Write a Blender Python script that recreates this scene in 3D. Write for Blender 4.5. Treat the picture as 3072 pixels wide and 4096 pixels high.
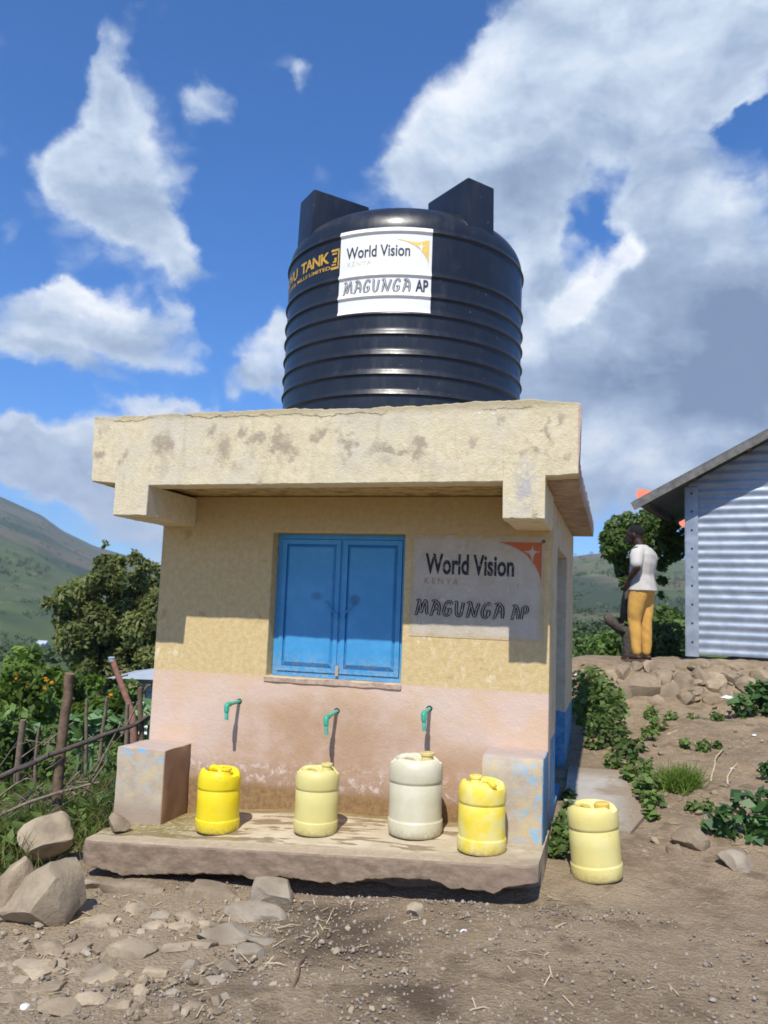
import bpy, math, random
import numpy as np
from mathutils import Vector, Matrix, noise
random.seed(7); RNG = np.random.default_rng(7)
for o in list(bpy.data.objects): bpy.data.objects.remove(o)
SC = bpy.context.scene
COL = SC.collection

# ------------------------------------------------------------------ camera
F_PX, W_PX, H_PX = 3276.4, 3072, 4096
CAM = Vector((3.2019, -5.3157, 1.3444))
def cam_axes(yaw, pitch, roll):
    fwd = Vector((-math.sin(yaw)*math.cos(pitch), math.cos(yaw)*math.cos(pitch), math.sin(pitch)))
    right = Vector((math.cos(yaw), math.sin(yaw), 0)); up = right.cross(fwd)
    cr, sr = math.cos(roll), math.sin(roll)
    return cr*right + sr*up, -sr*right + cr*up, fwd
AX_R, AX_U, AX_F = cam_axes(0.2786, 0.115, 0.0375)
cam_d = bpy.data.cameras.new('camera'); cam = bpy.data.objects.new('camera', cam_d); COL.objects.link(cam)
cam_d.sensor_fit = 'HORIZONTAL'; cam_d.sensor_width = 36.0; cam_d.lens = 36.0*F_PX/W_PX
cam_d.clip_start = 0.05; cam_d.clip_end = 12000
cam.matrix_world = Matrix(((AX_R.x, AX_U.x, -AX_F.x, CAM.x), (AX_R.y, AX_U.y, -AX_F.y, CAM.y), (AX_R.z, AX_U.z, -AX_F.z, CAM.z), (0, 0, 0, 1)))
cam_d.dof.use_dof = True; cam_d.dof.focus_distance = 5.4; cam_d.dof.aperture_fstop = 5.6
SC.camera = cam
SC.view_settings.view_transform = 'Standard'; SC.view_settings.look = 'None'
SC.view_settings.exposure = 0.3; SC.view_settings.gamma = 1.0; SC.view_settings.use_curve_mapping = False
SC.cycles.max_bounces = 8; SC.cycles.filter_width = 1.7
SC.cycles.transparent_max_bounces = 8

def at(u, v, dist):
    "point seen at (u, v) of the 1659 px wide photograph, dist metres along the view axis"
    s = W_PX/1659
    return CAM + (AX_F + (AX_R*(u*s - W_PX/2) - AX_U*(v*s - H_PX/2))/F_PX)*dist

# ------------------------------------------------------------------ node helpers
class NT:
    def __init__(s, tree): s.t = tree; s.l = tree.links
    def n(s, typ, **kw):
        d = s.t.nodes.new(typ)
        for k, v in kw.items(): setattr(d, k, v)
        return d
    def put(s, sock, v):
        if v is None: return
        if isinstance(v, bpy.types.NodeSocket): s.l.new(v, sock)
        else: sock.default_value = v
    def math(s, op, a, b=None, c=None, clamp=False):
        d = s.n('ShaderNodeMath', operation=op, use_clamp=clamp)
        for i, v in enumerate((a, b, c)): s.put(d.inputs[i], v)
        return d.outputs[0]
    def vm(s, op, a, b=None, scale=None):
        d = s.n('ShaderNodeVectorMath', operation=op)
        s.put(d.inputs[0], a); s.put(d.inputs[1], b)
        if scale is not None: s.put(d.inputs['Scale'], scale)
        return d.outputs['Value'] if op in ('DOT_PRODUCT', 'LENGTH') else d.outputs['Vector']
    def noise(s, vec, scale, detail=4, rough=.55, dist=0.0, col=False):
        d = s.n('ShaderNodeTexNoise'); s.put(d.inputs['Vector'], vec)
        d.inputs['Scale'].default_value = scale; d.inputs['Detail'].default_value = detail
        d.inputs['Roughness'].default_value = rough; d.inputs['Distortion'].default_value = dist
        return d.outputs['Color' if col else 'Fac']
    def voro(s, vec, scale, feature='F1'):
        d = s.n('ShaderNodeTexVoronoi', feature=feature); s.put(d.inputs['Vector'], vec); d.inputs['Scale'].default_value = scale
        return d.outputs['Distance']
    def ramp(s, v, a, b, lo=0.0, hi=1.0, smooth=True):
        d = s.n('ShaderNodeMapRange', interpolation_type='SMOOTHSTEP' if smooth else 'LINEAR')
        s.put(d.inputs[0], v); s.put(d.inputs[1], a); s.put(d.inputs[2], b); s.put(d.inputs[3], lo); s.put(d.inputs[4], hi)
        return d.outputs[0]
    def mix(s, f, a, b, mode='MIX'):
        d = s.n('ShaderNodeMix', data_type='RGBA', blend_type=mode); s.put(d.inputs[0], f)
        for sk, v in ((d.inputs[6], a), (d.inputs[7], b)):
            if isinstance(v, tuple) and len(v) == 3: v = (*v, 1)
            s.put(sk, v)
        return d.outputs[2]
    def mapping(s, vec, scale=(1, 1, 1), loc=(0, 0, 0), rot=(0, 0, 0)):
        d = s.n('ShaderNodeMapping'); s.put(d.inputs[0], vec); d.inputs['Scale'].default_value = scale
        d.inputs['Location'].default_value = loc; d.inputs['Rotation'].default_value = rot
        return d.outputs[0]
    def bump(s, h, strength=.5, dist=.01, normal=None):
        d = s.n('ShaderNodeBump'); d.inputs['Strength'].default_value = strength; d.inputs['Distance'].default_value = dist
        s.put(d.inputs['Height'], h)
        if normal is not None: s.put(d.inputs['Normal'], normal)
        return d.outputs[0]

# ------------------------------------------------------------------ sky and sun
# directions as (azimuth, elevation, half width, half height, tilt, amount), degrees
DENS = [(8.5, 17, 4.5, 5, 0, 1.4), (-35.6, 27.8, 5.2, 6.0, -15, .42), (-33, 23, 4, 3, -40, .3), (-36, 8, 9, 3.2, 0, .85), (5, 31, 7, 4, 0, .6), (7.5, 34, 4, 4, 0, .8), (-30, 11, 5, 2.2, 0, .3), (-36.97, 32.82, 1.13, 2.75, 10, 0.62), (-36.15, 30.21, 2.47, 3.12, 0, 0.75), (-36.96, 27.43, 3.45, 2.52, 20, 0.8), (-34.51, 25.69, 3.31, 3.03, -30, 0.85), (-32.46, 23.48, 3.43, 2.14, -45, 0.75), (-30.09, 21.47, 2.21, 1.32, -40, 0.6), (-39.78, 27.39, 1.81, 1.55, 0, 0.45), (-36.26, 35.02, 0.54, 1.47, 15, 0.35), (-29.09, 32.91, 2.4, 1.8, -20, 1.02), (-24.8, 34.92, 2.4, 1.5, -30, 1.0), (-22.65, 33.61, 1.2, 2.2, -25, .9), (-27.94, 27.6, 1.42, 0.62, -20, 0.35), (-42.19, 22.86, 1.04, 1.57, 0, 0.4), (-40.52, 16.74, 3.58, 2.07, 0, 1.0), (-36.59, 17.94, 4.57, 2.43, -10, 1.05), (-38.21, 19.71, 1.67, 1.53, 0, 0.9), (-32.56, 16.69, 3.87, 1.78, -15, 0.95), (-31.31, 18.64, 1.34, 1.63, 0, 0.7), (-38.97, 15.09, 4.8, 1.13, 0, 0.8), (-25.27, 16.8, 2.48, 2.33, 0, 1.0), (-24.56, 18.56, 1.54, 1.08, 0, 0.8), (-23.85, 14.72, 2.52, 1.57, 0, 0.9), (-27.09, 14.78, 1.71, 1.71, 0, 0.8), (-32.88, 12.53, 3.31, 0.9, 0, 0.8), (-29.46, 12.23, 2.47, 0.62, 0, 0.6), (-37.95, 9.56, 3.18, 1.3, 0, 1.0), (-39.78, 8.02, 3.69, 1.7, 0, 0.9), (-35.73, 6.88, 4.74, 1.78, 0, 0.9), (-32.6, 4.33, 4.25, 1.82, 0, 0.8), (-40.47, 9.73, 2.53, 0.84, 0, 0.7), (-1.2, 36.66, 6.72, 4.23, 0, 1.2), (-7.54, 35.66, 2.87, 2.87, 0, 1.0), (-9.53, 33.73, 4.58, 3.23, 0, 1.2), (-13.52, 30.33, 3.4, 3.4, 0, 1.2), (-4.4, 30.12, 7.18, 4.97, 0, 1.3), (3.59, 34.42, 6.69, 4.71, 0, 1.3), (-7.63, 26.11, 6.42, 3.21, 0, 1.2), (5.06, 26.85, 6.41, 3.2, 0, 1.2), (-14.44, 27.83, 3.2, 1.75, 0, 1.0), (-1.06, 19.42, 8.9, 5.04, 0, 1.4), (6.49, 21.74, 6.31, 4.94, 0, 1.4), (2.03, 14.46, 9.79, 4.45, 0, 1.4), (-4.29, 23.69, 2.94, 2.64, 0, 1.0), (-2.57, 13.37, 6.16, 6.16, 0, 1.2), (0.54, 8.66, 7.9, 3.65, 0, 1.2), (7.78, 10.63, 5.67, 5.67, 0, 1.2), (-21.69, 34.7, 7.99, 6.93, 0, -0.9), (-25.81, 25.43, 4.38, 5.55, 0, -0.8), (-41.46, 32.29, 2.64, 4.56, 0, -0.6), (-40.89, 20.93, 2.42, 1.61, 0, -0.7), (-28.85, 17.4, 1.52, 3.65, 15, -0.35), (-22.91, 21.58, 1.83, 2.43, 0, -0.5), (-39.04, 12.57, 4.27, 1.14, -5, -0.75), (-40.92, 11.73, 2.23, 1.12, 0, -0.6), (10.2, 30.3, 2.2, 1.2, 10, -1.45), (-0.17, 28.0, 1.9, 2.0, -40, -0.85), (-1.59, 26.0, 2.5, 1.4, -25, -1.15), (-3.33, 24.2, 1.6, 2.1, 0, -1.0)]
BRIGHT = [(-1.4, 22.38, 3.65, 1.46, 40, 0.9), (1.1, 24.22, 1.55, 1.41, 0, 0.9), (-3.13, 20.7, 2.09, 1.49, 30, 0.7), (-5.5, 18.36, 1.53, 2.76, 0, 0.5), (-12.86, 31.15, 4.2, 4.2, 0, 0.45), (-9.56, 34.49, 3.47, 3.2, 0, 0.45), (-0.23, 36.55, 8.17, 3.22, 0, 0.28), (-38.16, 19.15, 2.52, 1.68, 0, 0.6), (-35.78, 18.94, 3.44, 1.29, -25, 0.5), (-25.29, 17.11, 2.17, 1.86, 0, 0.5), (-32.88, 12.53, 3.31, 0.9, 0, 0.4), (-37.95, 9.56, 3.18, 1.3, 0, 0.4), (3.21, 9.56, 3.57, 1.78, 0, 0.6), (-0.08, 11.46, 4.56, 2.13, 0, 0.35), (4.42, 18.49, 1.71, 1.14, 0, 0.35), (7.4, 26.01, 2.36, 1.58, 0, 0.3), (-2.55, 11.49, 2.47, 1.86, 0, 0.3), (7.86, 17.06, 5.4, 5.0, 0, -0.95), (1.42, 16.3, 8.29, 2.66, 0, -0.45), (4.43, 20.81, 4.51, 3.38, 0, -0.45), (-1.12, 27.18, 5.59, 2.24, 0, -0.12), (6.56, 28.76, 5.16, 1.55, 0, -0.1), (-37.8, 14.81, 5.15, 1.29, 0, -0.3), (-6.0, 27.46, 4.58, 2.0, 0, -0.2), (-0.36, 6.48, 4.59, 1.84, 0, -0.35), (4.97, 13.13, 5.8, 1.74, 0, -0.3)]
SUN_TRAVEL = Vector((-0.046, 1.0, -1.322)).normalized()
SUN_EL = math.asin(-SUN_TRAVEL.z)
SUN_AZ = math.atan2(-SUN_TRAVEL.x, -SUN_TRAVEL.y)          # from +y towards +x
def build_world():
    w = bpy.data.worlds.new('World'); SC.world = w; w.use_nodes = True
    t = NT(w.node_tree); w.node_tree.nodes.clear()
    tc = t.n('ShaderNodeTexCoord'); d0 = tc.outputs['Generated']
    sky = t.n('ShaderNodeTexSky', sky_type='NISHITA'); sky.sun_disc = False
    sky.sun_elevation = SUN_EL; sky.sun_rotation = SUN_AZ
    sky.altitude = 1400; sky.air_density = 1.0; sky.dust_density = 0.4; sky.ozone_density = 3.0
    hs = t.n('ShaderNodeHueSaturation'); hs.inputs['Saturation'].default_value = 1.12; t.l.new(t.mix(1.0, sky.outputs[0], (.80, 1.12, 1.52), 'MULTIPLY'), hs.inputs['Color'])
    b1 = t.n('ShaderNodeBackground'); b1.inputs[1].default_value = 0.1; t.l.new(hs.outputs[0], b1.inputs[0])
    # ragged edges
    w1 = t.vm('SCALE', t.vm('SUBTRACT', t.noise(d0, 5.0, 3, .5, 0, True), (.5, .5, .5)), scale=.10)
    w2 = t.vm('SCALE', t.vm('SUBTRACT', t.noise(d0, 17.0, 6, .65, 0, True), (.5, .5, .5)), scale=.06)
    dw = t.vm('ADD', t.vm('ADD', d0, w1), w2)
    def field(L, start):
        acc = start
        for az, el, rx, ry, rot, amp in L:
            a, e, r = math.radians(az), math.radians(el), math.radians(rot)
            c = Vector((math.sin(a)*math.cos(e), math.cos(a)*math.cos(e), math.sin(e)))
            ri = Vector((math.cos(a), -math.sin(a), 0)); up = ri.cross(c)
            e1 = (ri*math.cos(r) + up*math.sin(r))/math.radians(rx)/1.25; e2 = (-ri*math.sin(r) + up*math.cos(r))/math.radians(ry)/1.25
            q = t.vm('SUBTRACT', dw, tuple(c))
            cx = t.n('ShaderNodeCombineXYZ'); t.l.new(t.vm('DOT_PRODUCT', q, tuple(e1)), cx.inputs[0]); t.l.new(t.vm('DOT_PRODUCT', q, tuple(e2)), cx.inputs[1])
            f = t.ramp(t.vm('LENGTH', cx.outputs[0]), 1.0, 0.25, 0.0, amp)
            acc = t.math('ADD', acc, f)
        return acc
    dl = t.mapping(d0, (1, 1, 1.6))
    big = t.noise(dl, 3.2, 3, .5)
    fine = t.noise(t.vm('ADD', dl, w1), 9.0, 9, .62)
    fine2 = t.noise(t.vm('ADD', t.vm('ADD', dl, w1), (-.012, -.02, .030)), 9.0, 9, .62)
    base = t.math('MULTIPLY_ADD', t.math('SUBTRACT', big, .5), 1.6, -.28)
    base = t.math('MULTIPLY_ADD', t.math('SUBTRACT', fine, .5), 1.7, base)
    bv = t.vm('ADD', dl, w1); bil = t.math('SUBTRACT', .55, t.voro(bv, 13)); bil2 = t.math('SUBTRACT', .5, t.voro(t.vm('ADD', bv, t.vm('SCALE', w2, scale=.5)), 34))
    bill = t.math('ADD', t.math('MULTIPLY', bil, .55), t.math('MULTIPLY', bil2, .40))
    cover = t.math('MINIMUM', field([q for q in DENS if q[5] > 0], 0.0), 1.6)
    cover = field([q for q in DENS if q[5] < 0], cover)
    dens = t.math('ADD', t.math('ADD', cover, base), bill)
    alpha = t.ramp(dens, -.28, 1.0)
    br = t.math('MINIMUM', field(BRIGHT, 0.0), 1.0)
    rel = t.math('MULTIPLY', t.math('SUBTRACT', fine, fine2), 1.1)
    thick = t.ramp(dens, .35, 1.9, .12, -.16)
    lum = t.math('ADD', t.math('ADD', t.math('MULTIPLY_ADD', br, .47, .49), rel), thick)
    lum = t.math('ADD', lum, t.math('MULTIPLY', bill, .26))
    lum = t.math('ADD', lum, t.math('MULTIPLY', t.math('SUBTRACT', big, .5), .35), clamp=True)
    cr = t.n('ShaderNodeValToRGB'); t.l.new(lum, cr.inputs[0])
    el = cr.color_ramp.elements
    el[0].position = 0; el[0].color = (.17, .235, .37, 1); el[1].position = 1; el[1].color = (.88, .90, .93, 1)
    for p, c in ((.35, (.33, .42, .56, 1)), (.6, (.53, .62, .74, 1)), (.8, (.72, .77, .84, 1))):
        x = el.new(p); x.color = c
    b2 = t.n('ShaderNodeBackground'); b2.inputs[1].default_value = 1.0; t.l.new(cr.outputs[0], b2.inputs[0])
    mx = t.n('ShaderNodeMixShader'); t.l.new(alpha, mx.inputs[0]); t.l.new(b1.outputs[0], mx.inputs[1]); t.l.new(b2.outputs[0], mx.inputs[2])
    o = t.n('ShaderNodeOutputWorld'); t.l.new(mx.outputs[0], o.inputs[0])
build_world()
sd = bpy.data.lights.new('sun', 'SUN'); sd.energy = 4.5; sd.angle = math.radians(.55); sd.color = (1.0, .95, .86)
sun = bpy.data.objects.new('sun', sd); COL.objects.link(sun)
sun.rotation_euler = SUN_TRAVEL.to_track_quat('-Z', 'Y').to_euler(); sun.location = (3, -10, 14)

# ------------------------------------------------------------------ object helpers
def tag(o, label=None, cat=None, group=None, kind=None):
    if label: o['label'] = label
    if cat: o['category'] = cat
    if group: o['group'] = group
    if kind: o['kind'] = kind
    return o
def empty(name, loc, label, cat, group=None):
    o = bpy.data.objects.new(name, None); COL.objects.link(o); o.location = loc; o.empty_display_size = .2
    return tag(o, label, cat, group)
def link(name, me, mat=None, parent=None, loc=None):
    o = bpy.data.objects.new(name, me); COL.objects.link(o)
    if mat is not None and not me.materials: me.materials.append(mat)
    if parent is not None:
        o.parent = parent
    if loc is not None: o.location = loc
    return o
def wlink(name, me, mat, parent=None):
    "mesh given in world coordinates, hung under parent without moving it"
    o = link(name, me, mat, parent)
    if parent is not None:
        p = Vector((0, 0, 0)); q = parent
        while q is not None: p += q.location; q = q.parent
        o.location = -p
    if name.startswith('lettering') or name in ('stem', 'petals', 'emblem'): o['kind'] = 'stuff'
    return o
class MB:
    def __init__(s): s.v = []; s.f = []; s.m = []
    def add(s, vs, fs, mi=0):
        b = len(s.v); s.v += [tuple(v) for v in vs]; s.f += [tuple(i+b for i in f) for f in fs]; s.m += [mi]*len(fs)
    def box(s, a, b, mi=0):
        (x0, y0, z0), (x1, y1, z1) = a, b
        s.add([(x0, y0, z0), (x1, y0, z0), (x1, y1, z0), (x0, y1, z0), (x0, y0, z1), (x1, y0, z1), (x1, y1, z1), (x0, y1, z1)],
              [(0, 3, 2, 1), (4, 5, 6, 7), (0, 1, 5, 4), (1, 2, 6, 5), (2, 3, 7, 6), (3, 0, 4, 7)], mi)
    def obox(s, c, ax, ay, az, mi=0):
        c, ax, ay, az = map(Vector, (c, ax, ay, az))
        vs = [c+sx*ax+sy*ay+sz*az for sz in (-1, 1) for sx, sy in ((-1, -1), (1, -1), (1, 1), (-1, 1))]
        s.add(vs, [(0, 3, 2, 1), (4, 5, 6, 7), (0, 1, 5, 4), (1, 2, 6, 5), (2, 3, 7, 6), (3, 0, 4, 7)], mi)
    def tube(s, pts, rad, n=8, mi=0, caps=True):
        pts = [Vector(p) for p in pts]
        if not hasattr(rad, '__len__'): rad = [rad]*len(pts)
        ring = []; ref = None
        for i, p in enumerate(pts):
            d = (pts[min(i+1, len(pts)-1)] - pts[max(i-1, 0)]).normalized()
            if ref is None or abs(ref.dot(d)) > .95: ref = Vector((0, 0, 1)) if abs(d.z) < .9 else Vector((1, 0, 0))
            u = d.cross(ref).normalized(); w = u.cross(d); ref = w
            ring.append([p + (u*math.cos(k*2*math.pi/n) + w*math.sin(k*2*math.pi/n))*rad[i] for k in range(n)])
        b = len(s.v)
        for r in ring: s.v += [tuple(v) for v in r]
        for i in range(len(pts)-1):
            for k in range(n):
                s.f.append((b+i*n+k, b+i*n+(k+1) % n, b+(i+1)*n+(k+1) % n, b+(i+1)*n+k)); s.m.append(mi)
        if caps:
            s.f.append(tuple(b+k for k in range(n))[::-1]); s.m.append(mi)
            s.f.append(tuple(b+(len(pts)-1)*n+k for k in range(n))); s.m.append(mi)
    def lathe(s, prof, n=32, c=(0, 0, 0), mi=0, fn=None, cap0=False, cap1=False):
        b = len(s.v)
        for (r, z) in prof:
            for k in range(n):
                a = 2*math.pi*k/n; p = (c[0]+r*math.sin(a), c[1]-r*math.cos(a), c[2]+z)
                s.v.append(fn(p, r, a, z) if fn else p)
        for i in range(len(prof)-1):
            for k in range(n):
                s.f.append((b+i*n+k, b+i*n+(k+1) % n, b+(i+1)*n+(k+1) % n, b+(i+1)*n+k)); s.m.append(mi)
        if cap0: s.f.append(tuple(b+k for k in range(n))[::-1]); s.m.append(mi)
        if cap1: s.f.append(tuple(b+(len(prof)-1)*n+k for k in range(n))); s.m.append(mi)
    def loft(s, rings, mi=0, caps=True):
        n = len(rings[0]); b = len(s.v)
        for r in rings: s.v += [tuple(p) for p in r]
        for i in range(len(rings)-1):
            for k in range(n):
                s.f.append((b+i*n+k, b+i*n+(k+1) % n, b+(i+1)*n+(k+1) % n, b+(i+1)*n+k)); s.m.append(mi)
        if caps:
            s.f.append(tuple(b+k for k in range(n))[::-1]); s.m.append(mi)
            s.f.append(tuple(b+(len(rings)-1)*n+k for k in range(n))); s.m.append(mi)
    def mesh(s, name, mats, smooth=False, angle=None):
        me = bpy.data.meshes.new(name); me.from_pydata(s.v, [], s.f)
        for m in (mats if isinstance(mats, (list, tuple)) else [mats]): me.materials.append(m)
        if len(me.materials) > 1: me.polygons.foreach_set('material_index', s.m)
        fix_normals(me)
        if smooth: me.polygons.foreach_set('use_smooth', [True]*len(me.polygons))
        if angle: me.set_sharp_from_angle(angle=math.radians(angle))
        me.update(); return me
import bmesh
def fix_normals(me):
    bm = bmesh.new(); bm.from_mesh(me); bmesh.ops.recalc_face_normals(bm, faces=bm.faces); bm.to_mesh(me); bm.free()
def fast_mesh(name, verts, faces, mat, smooth=False):
    "verts (n,3), faces (m,k) numpy arrays"
    me = bpy.data.meshes.new(name); n, k = faces.shape
    me.vertices.add(len(verts)); me.vertices.foreach_set('co', np.asarray(verts, np.float32).ravel())
    me.loops.add(n*k); me.loops.foreach_set('vertex_index', faces.astype(np.int32).ravel())
    me.polygons.add(n); me.polygons.foreach_set('loop_start', np.arange(0, n*k, k, dtype=np.int32))
    me.materials.append(mat); me.update(calc_edges=True)
    if smooth: me.polygons.foreach_set('use_smooth', [True]*n)
    return me
def nz(x, y, z=0.0, sc=1.0): return noise.noise(Vector((x*sc, y*sc, z*sc)))
def bevel(me, w=.008, seg=2):
    bm = bmesh.new(); bm.from_mesh(me)
    bmesh.ops.bevel(bm, geom=[e for e in bm.edges], offset=w, segments=seg, profile=.6, affect='EDGES', clamp_overlap=True)
    bmesh.ops.recalc_face_normals(bm, faces=bm.faces); bm.to_mesh(me); bm.free(); return me
def rough_box(a, b, step=.05, amp=.006, seed=0.0, taper=None):
    "box cut into a grid, its edges rounded and its faces a little uneven"
    me = bpy.data.meshes.new('block'); bm = bmesh.new()
    bmesh.ops.create_cube(bm, size=1)
    bmesh.ops.subdivide_edges(bm, edges=bm.edges[:], cuts=int(min(20, max(3, max(abs(b[i]-a[i]) for i in range(3))/step))), use_grid_fill=True)
    for v in bm.verts:
        p = [a[i] + (v.co[i]+.5)*(b[i]-a[i]) for i in range(3)]
        on = sum(abs(abs(v.co[i])-.5) < 1e-4 for i in range(3))
        q = Vector(p); d = Vector((nz(*[c+seed for c in p], sc=9), nz(*[c+seed+31 for c in p], sc=9), nz(*[c+seed+77 for c in p], sc=9)))
        ctr = Vector([(a[i]+b[i])/2 for i in range(3)])
        if on >= 2: q += (ctr-q).normalized()*(.006 + amp*1.5*max(0, nz(*[c+seed+9 for c in p], sc=14)))
        q += d*amp
        if taper: q = taper(q)
        v.co = q
    bmesh.ops.recalc_face_normals(bm, faces=bm.faces); bm.to_mesh(me); bm.free()
    me.polygons.foreach_set('use_smooth', [True]*len(me.polygons)); me.set_sharp_from_angle(angle=math.radians(40))
    return me

# ------------------------------------------------------------------ materials
def mat(name, fn, rough=.8, metal=0.0, spec=.3):
    m = bpy.data.materials.new(name); m.use_nodes = True
    t = NT(m.node_tree); b = m.node_tree.nodes['Principled BSDF']
    b.inputs['Roughness'].default_value = rough; b.inputs['Metallic'].default_value = metal; b.inputs['Specular IOR Level'].default_value = spec
    g = t.n('ShaderNodeNewGeometry'); tc = t.n('ShaderNodeTexCoord')
    fn(t, b, g.outputs['Position'], tc.outputs['Object'], g)
    return m
def setc(t, b, c): t.put(b.inputs['Base Color'], (*c, 1) if isinstance(c, tuple) and len(c) == 3 else c)
def xyz(t, p):
    s = t.n('ShaderNodeSeparateXYZ'); t.l.new(p, s.inputs[0]); return s.outputs[0], s.outputs[1], s.outputs[2]
def spot(t, p, c, r):
    "soft mask: 1 at c, 0 at the ellipsoid with half sizes r"
    q = t.vm('DIVIDE', t.vm('SUBTRACT', p, c), r); return t.ramp(t.vm('LENGTH', q), 1.0, .3)
def plain(name, col, rough=.7, metal=0, var=.12, sc=30, bump=0.0, spec=.3):
    def f(t, b, P, O, g):
        n = t.noise(P, sc, 4); k = t.ramp(n, .3, .7, 1-var, 1+var, False)
        setc(t, b, t.mix(1.0, col, k, 'MULTIPLY'))
        if bump: t.put(b.inputs['Normal'], t.bump(n, bump, .01))
    return mat(name, f, rough, metal, spec)

def plaster_bump(t, b, P, s1=.45, d1=.006):
    n1 = t.noise(P, 70, 4, .7); n2 = t.noise(P, 14, 4, .6)
    h = t.math('ADD', t.math('MULTIPLY', n1, .6), n2)
    t.put(b.inputs['Normal'], t.bump(h, s1, d1))
def wall_fn(t, b, P, O, g):
    x, y, z = xyz(t, P)
    n = t.noise(P, 3.0, 5, .6); nf = t.noise(P, 26, 5, .65); nv = t.noise(t.mapping(P, (9, 9, 4.5)), 2.0, 7, .72)
    yel = t.mix(t.ramp(nf, .35, .7), (.55, .41, .19), (.63, .50, .27))
    yel = t.mix(t.math('MULTIPLY', t.ramp(nv, .52, .68), t.ramp(n, .4, .6, .15, .8)), yel, (.64, .50, .27))                       # flaked, paler paint
    yel = t.mix(t.math('MULTIPLY', t.ramp(z, 1.60, 2.05), .55), yel, (.36, .25, .10))   # darker and browner towards the top
    yel = t.mix(t.ramp(t.noise(P, 7, 6, .7), .58, .72), yel, (.38, .28, .13))
    flk = t.math('MULTIPLY', t.ramp(t.noise(t.mapping(P, (1, 1, .6)), 15, 7, .75), .54, .62), t.math('MAXIMUM', spot(t, P, (2.35, 0, .98), (.5, 1, .28)), t.math('MAXIMUM', spot(t, P, (.12, 0, .93), (.28, 1, .2)), spot(t, P, (2.1, 0, 1.12), (.35, 1, .12)))))
    yel = t.mix(t.math('MULTIPLY', flk, .85), yel, (.72, .62, .42))
    pink = t.mix(t.ramp(n, .4, .62), (.63, .485, .395), (.63, .455, .315))
    pink = t.mix(t.ramp(nf, .55, .75), pink, (.66, .48, .38))
    sp = t.math('MAXIMUM', spot(t, P, (1.35, 0, .40), (1.15, 1, .50)), spot(t, P, (2.1, 0, .15), (1.0, 1, .45)))
    dirt = t.math('MULTIPLY', sp, t.ramp(n, .25, .6, .35, 1.0))
    pink = t.mix(t.math('MULTIPLY', dirt, .85), pink, (.40, .255, .155))
    pink = t.mix(t.math('MULTIPLY', t.ramp(z, .32, .12), t.ramp(nf, .3, .6, .5, 1)), pink, (.35, .235, .16))
    salt = t.math('MULTIPLY', t.ramp(t.noise(P, 16, 6, .7), .50, .62), t.math('MULTIPLY', t.ramp(z, .08, .16), t.ramp(z, .34, .2)))
    pink = t.mix(salt, pink, (.60, .50, .43))
    mud = t.ramp(t.math('MULTIPLY_ADD', nf, .10, z), .20, .13)
    pink = t.mix(t.math('MULTIPLY', mud, .9), pink, t.mix(t.ramp(nf, .4, .6), (.30, .185, .075), (.22, .13, .06)))
    edge = t.math('MULTIPLY_ADD', t.math('SUBTRACT', nf, .5), .07, z)
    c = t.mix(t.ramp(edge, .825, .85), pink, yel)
    setc(t, b, c); plaster_bump(t, b, P, .6, .009)
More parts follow.
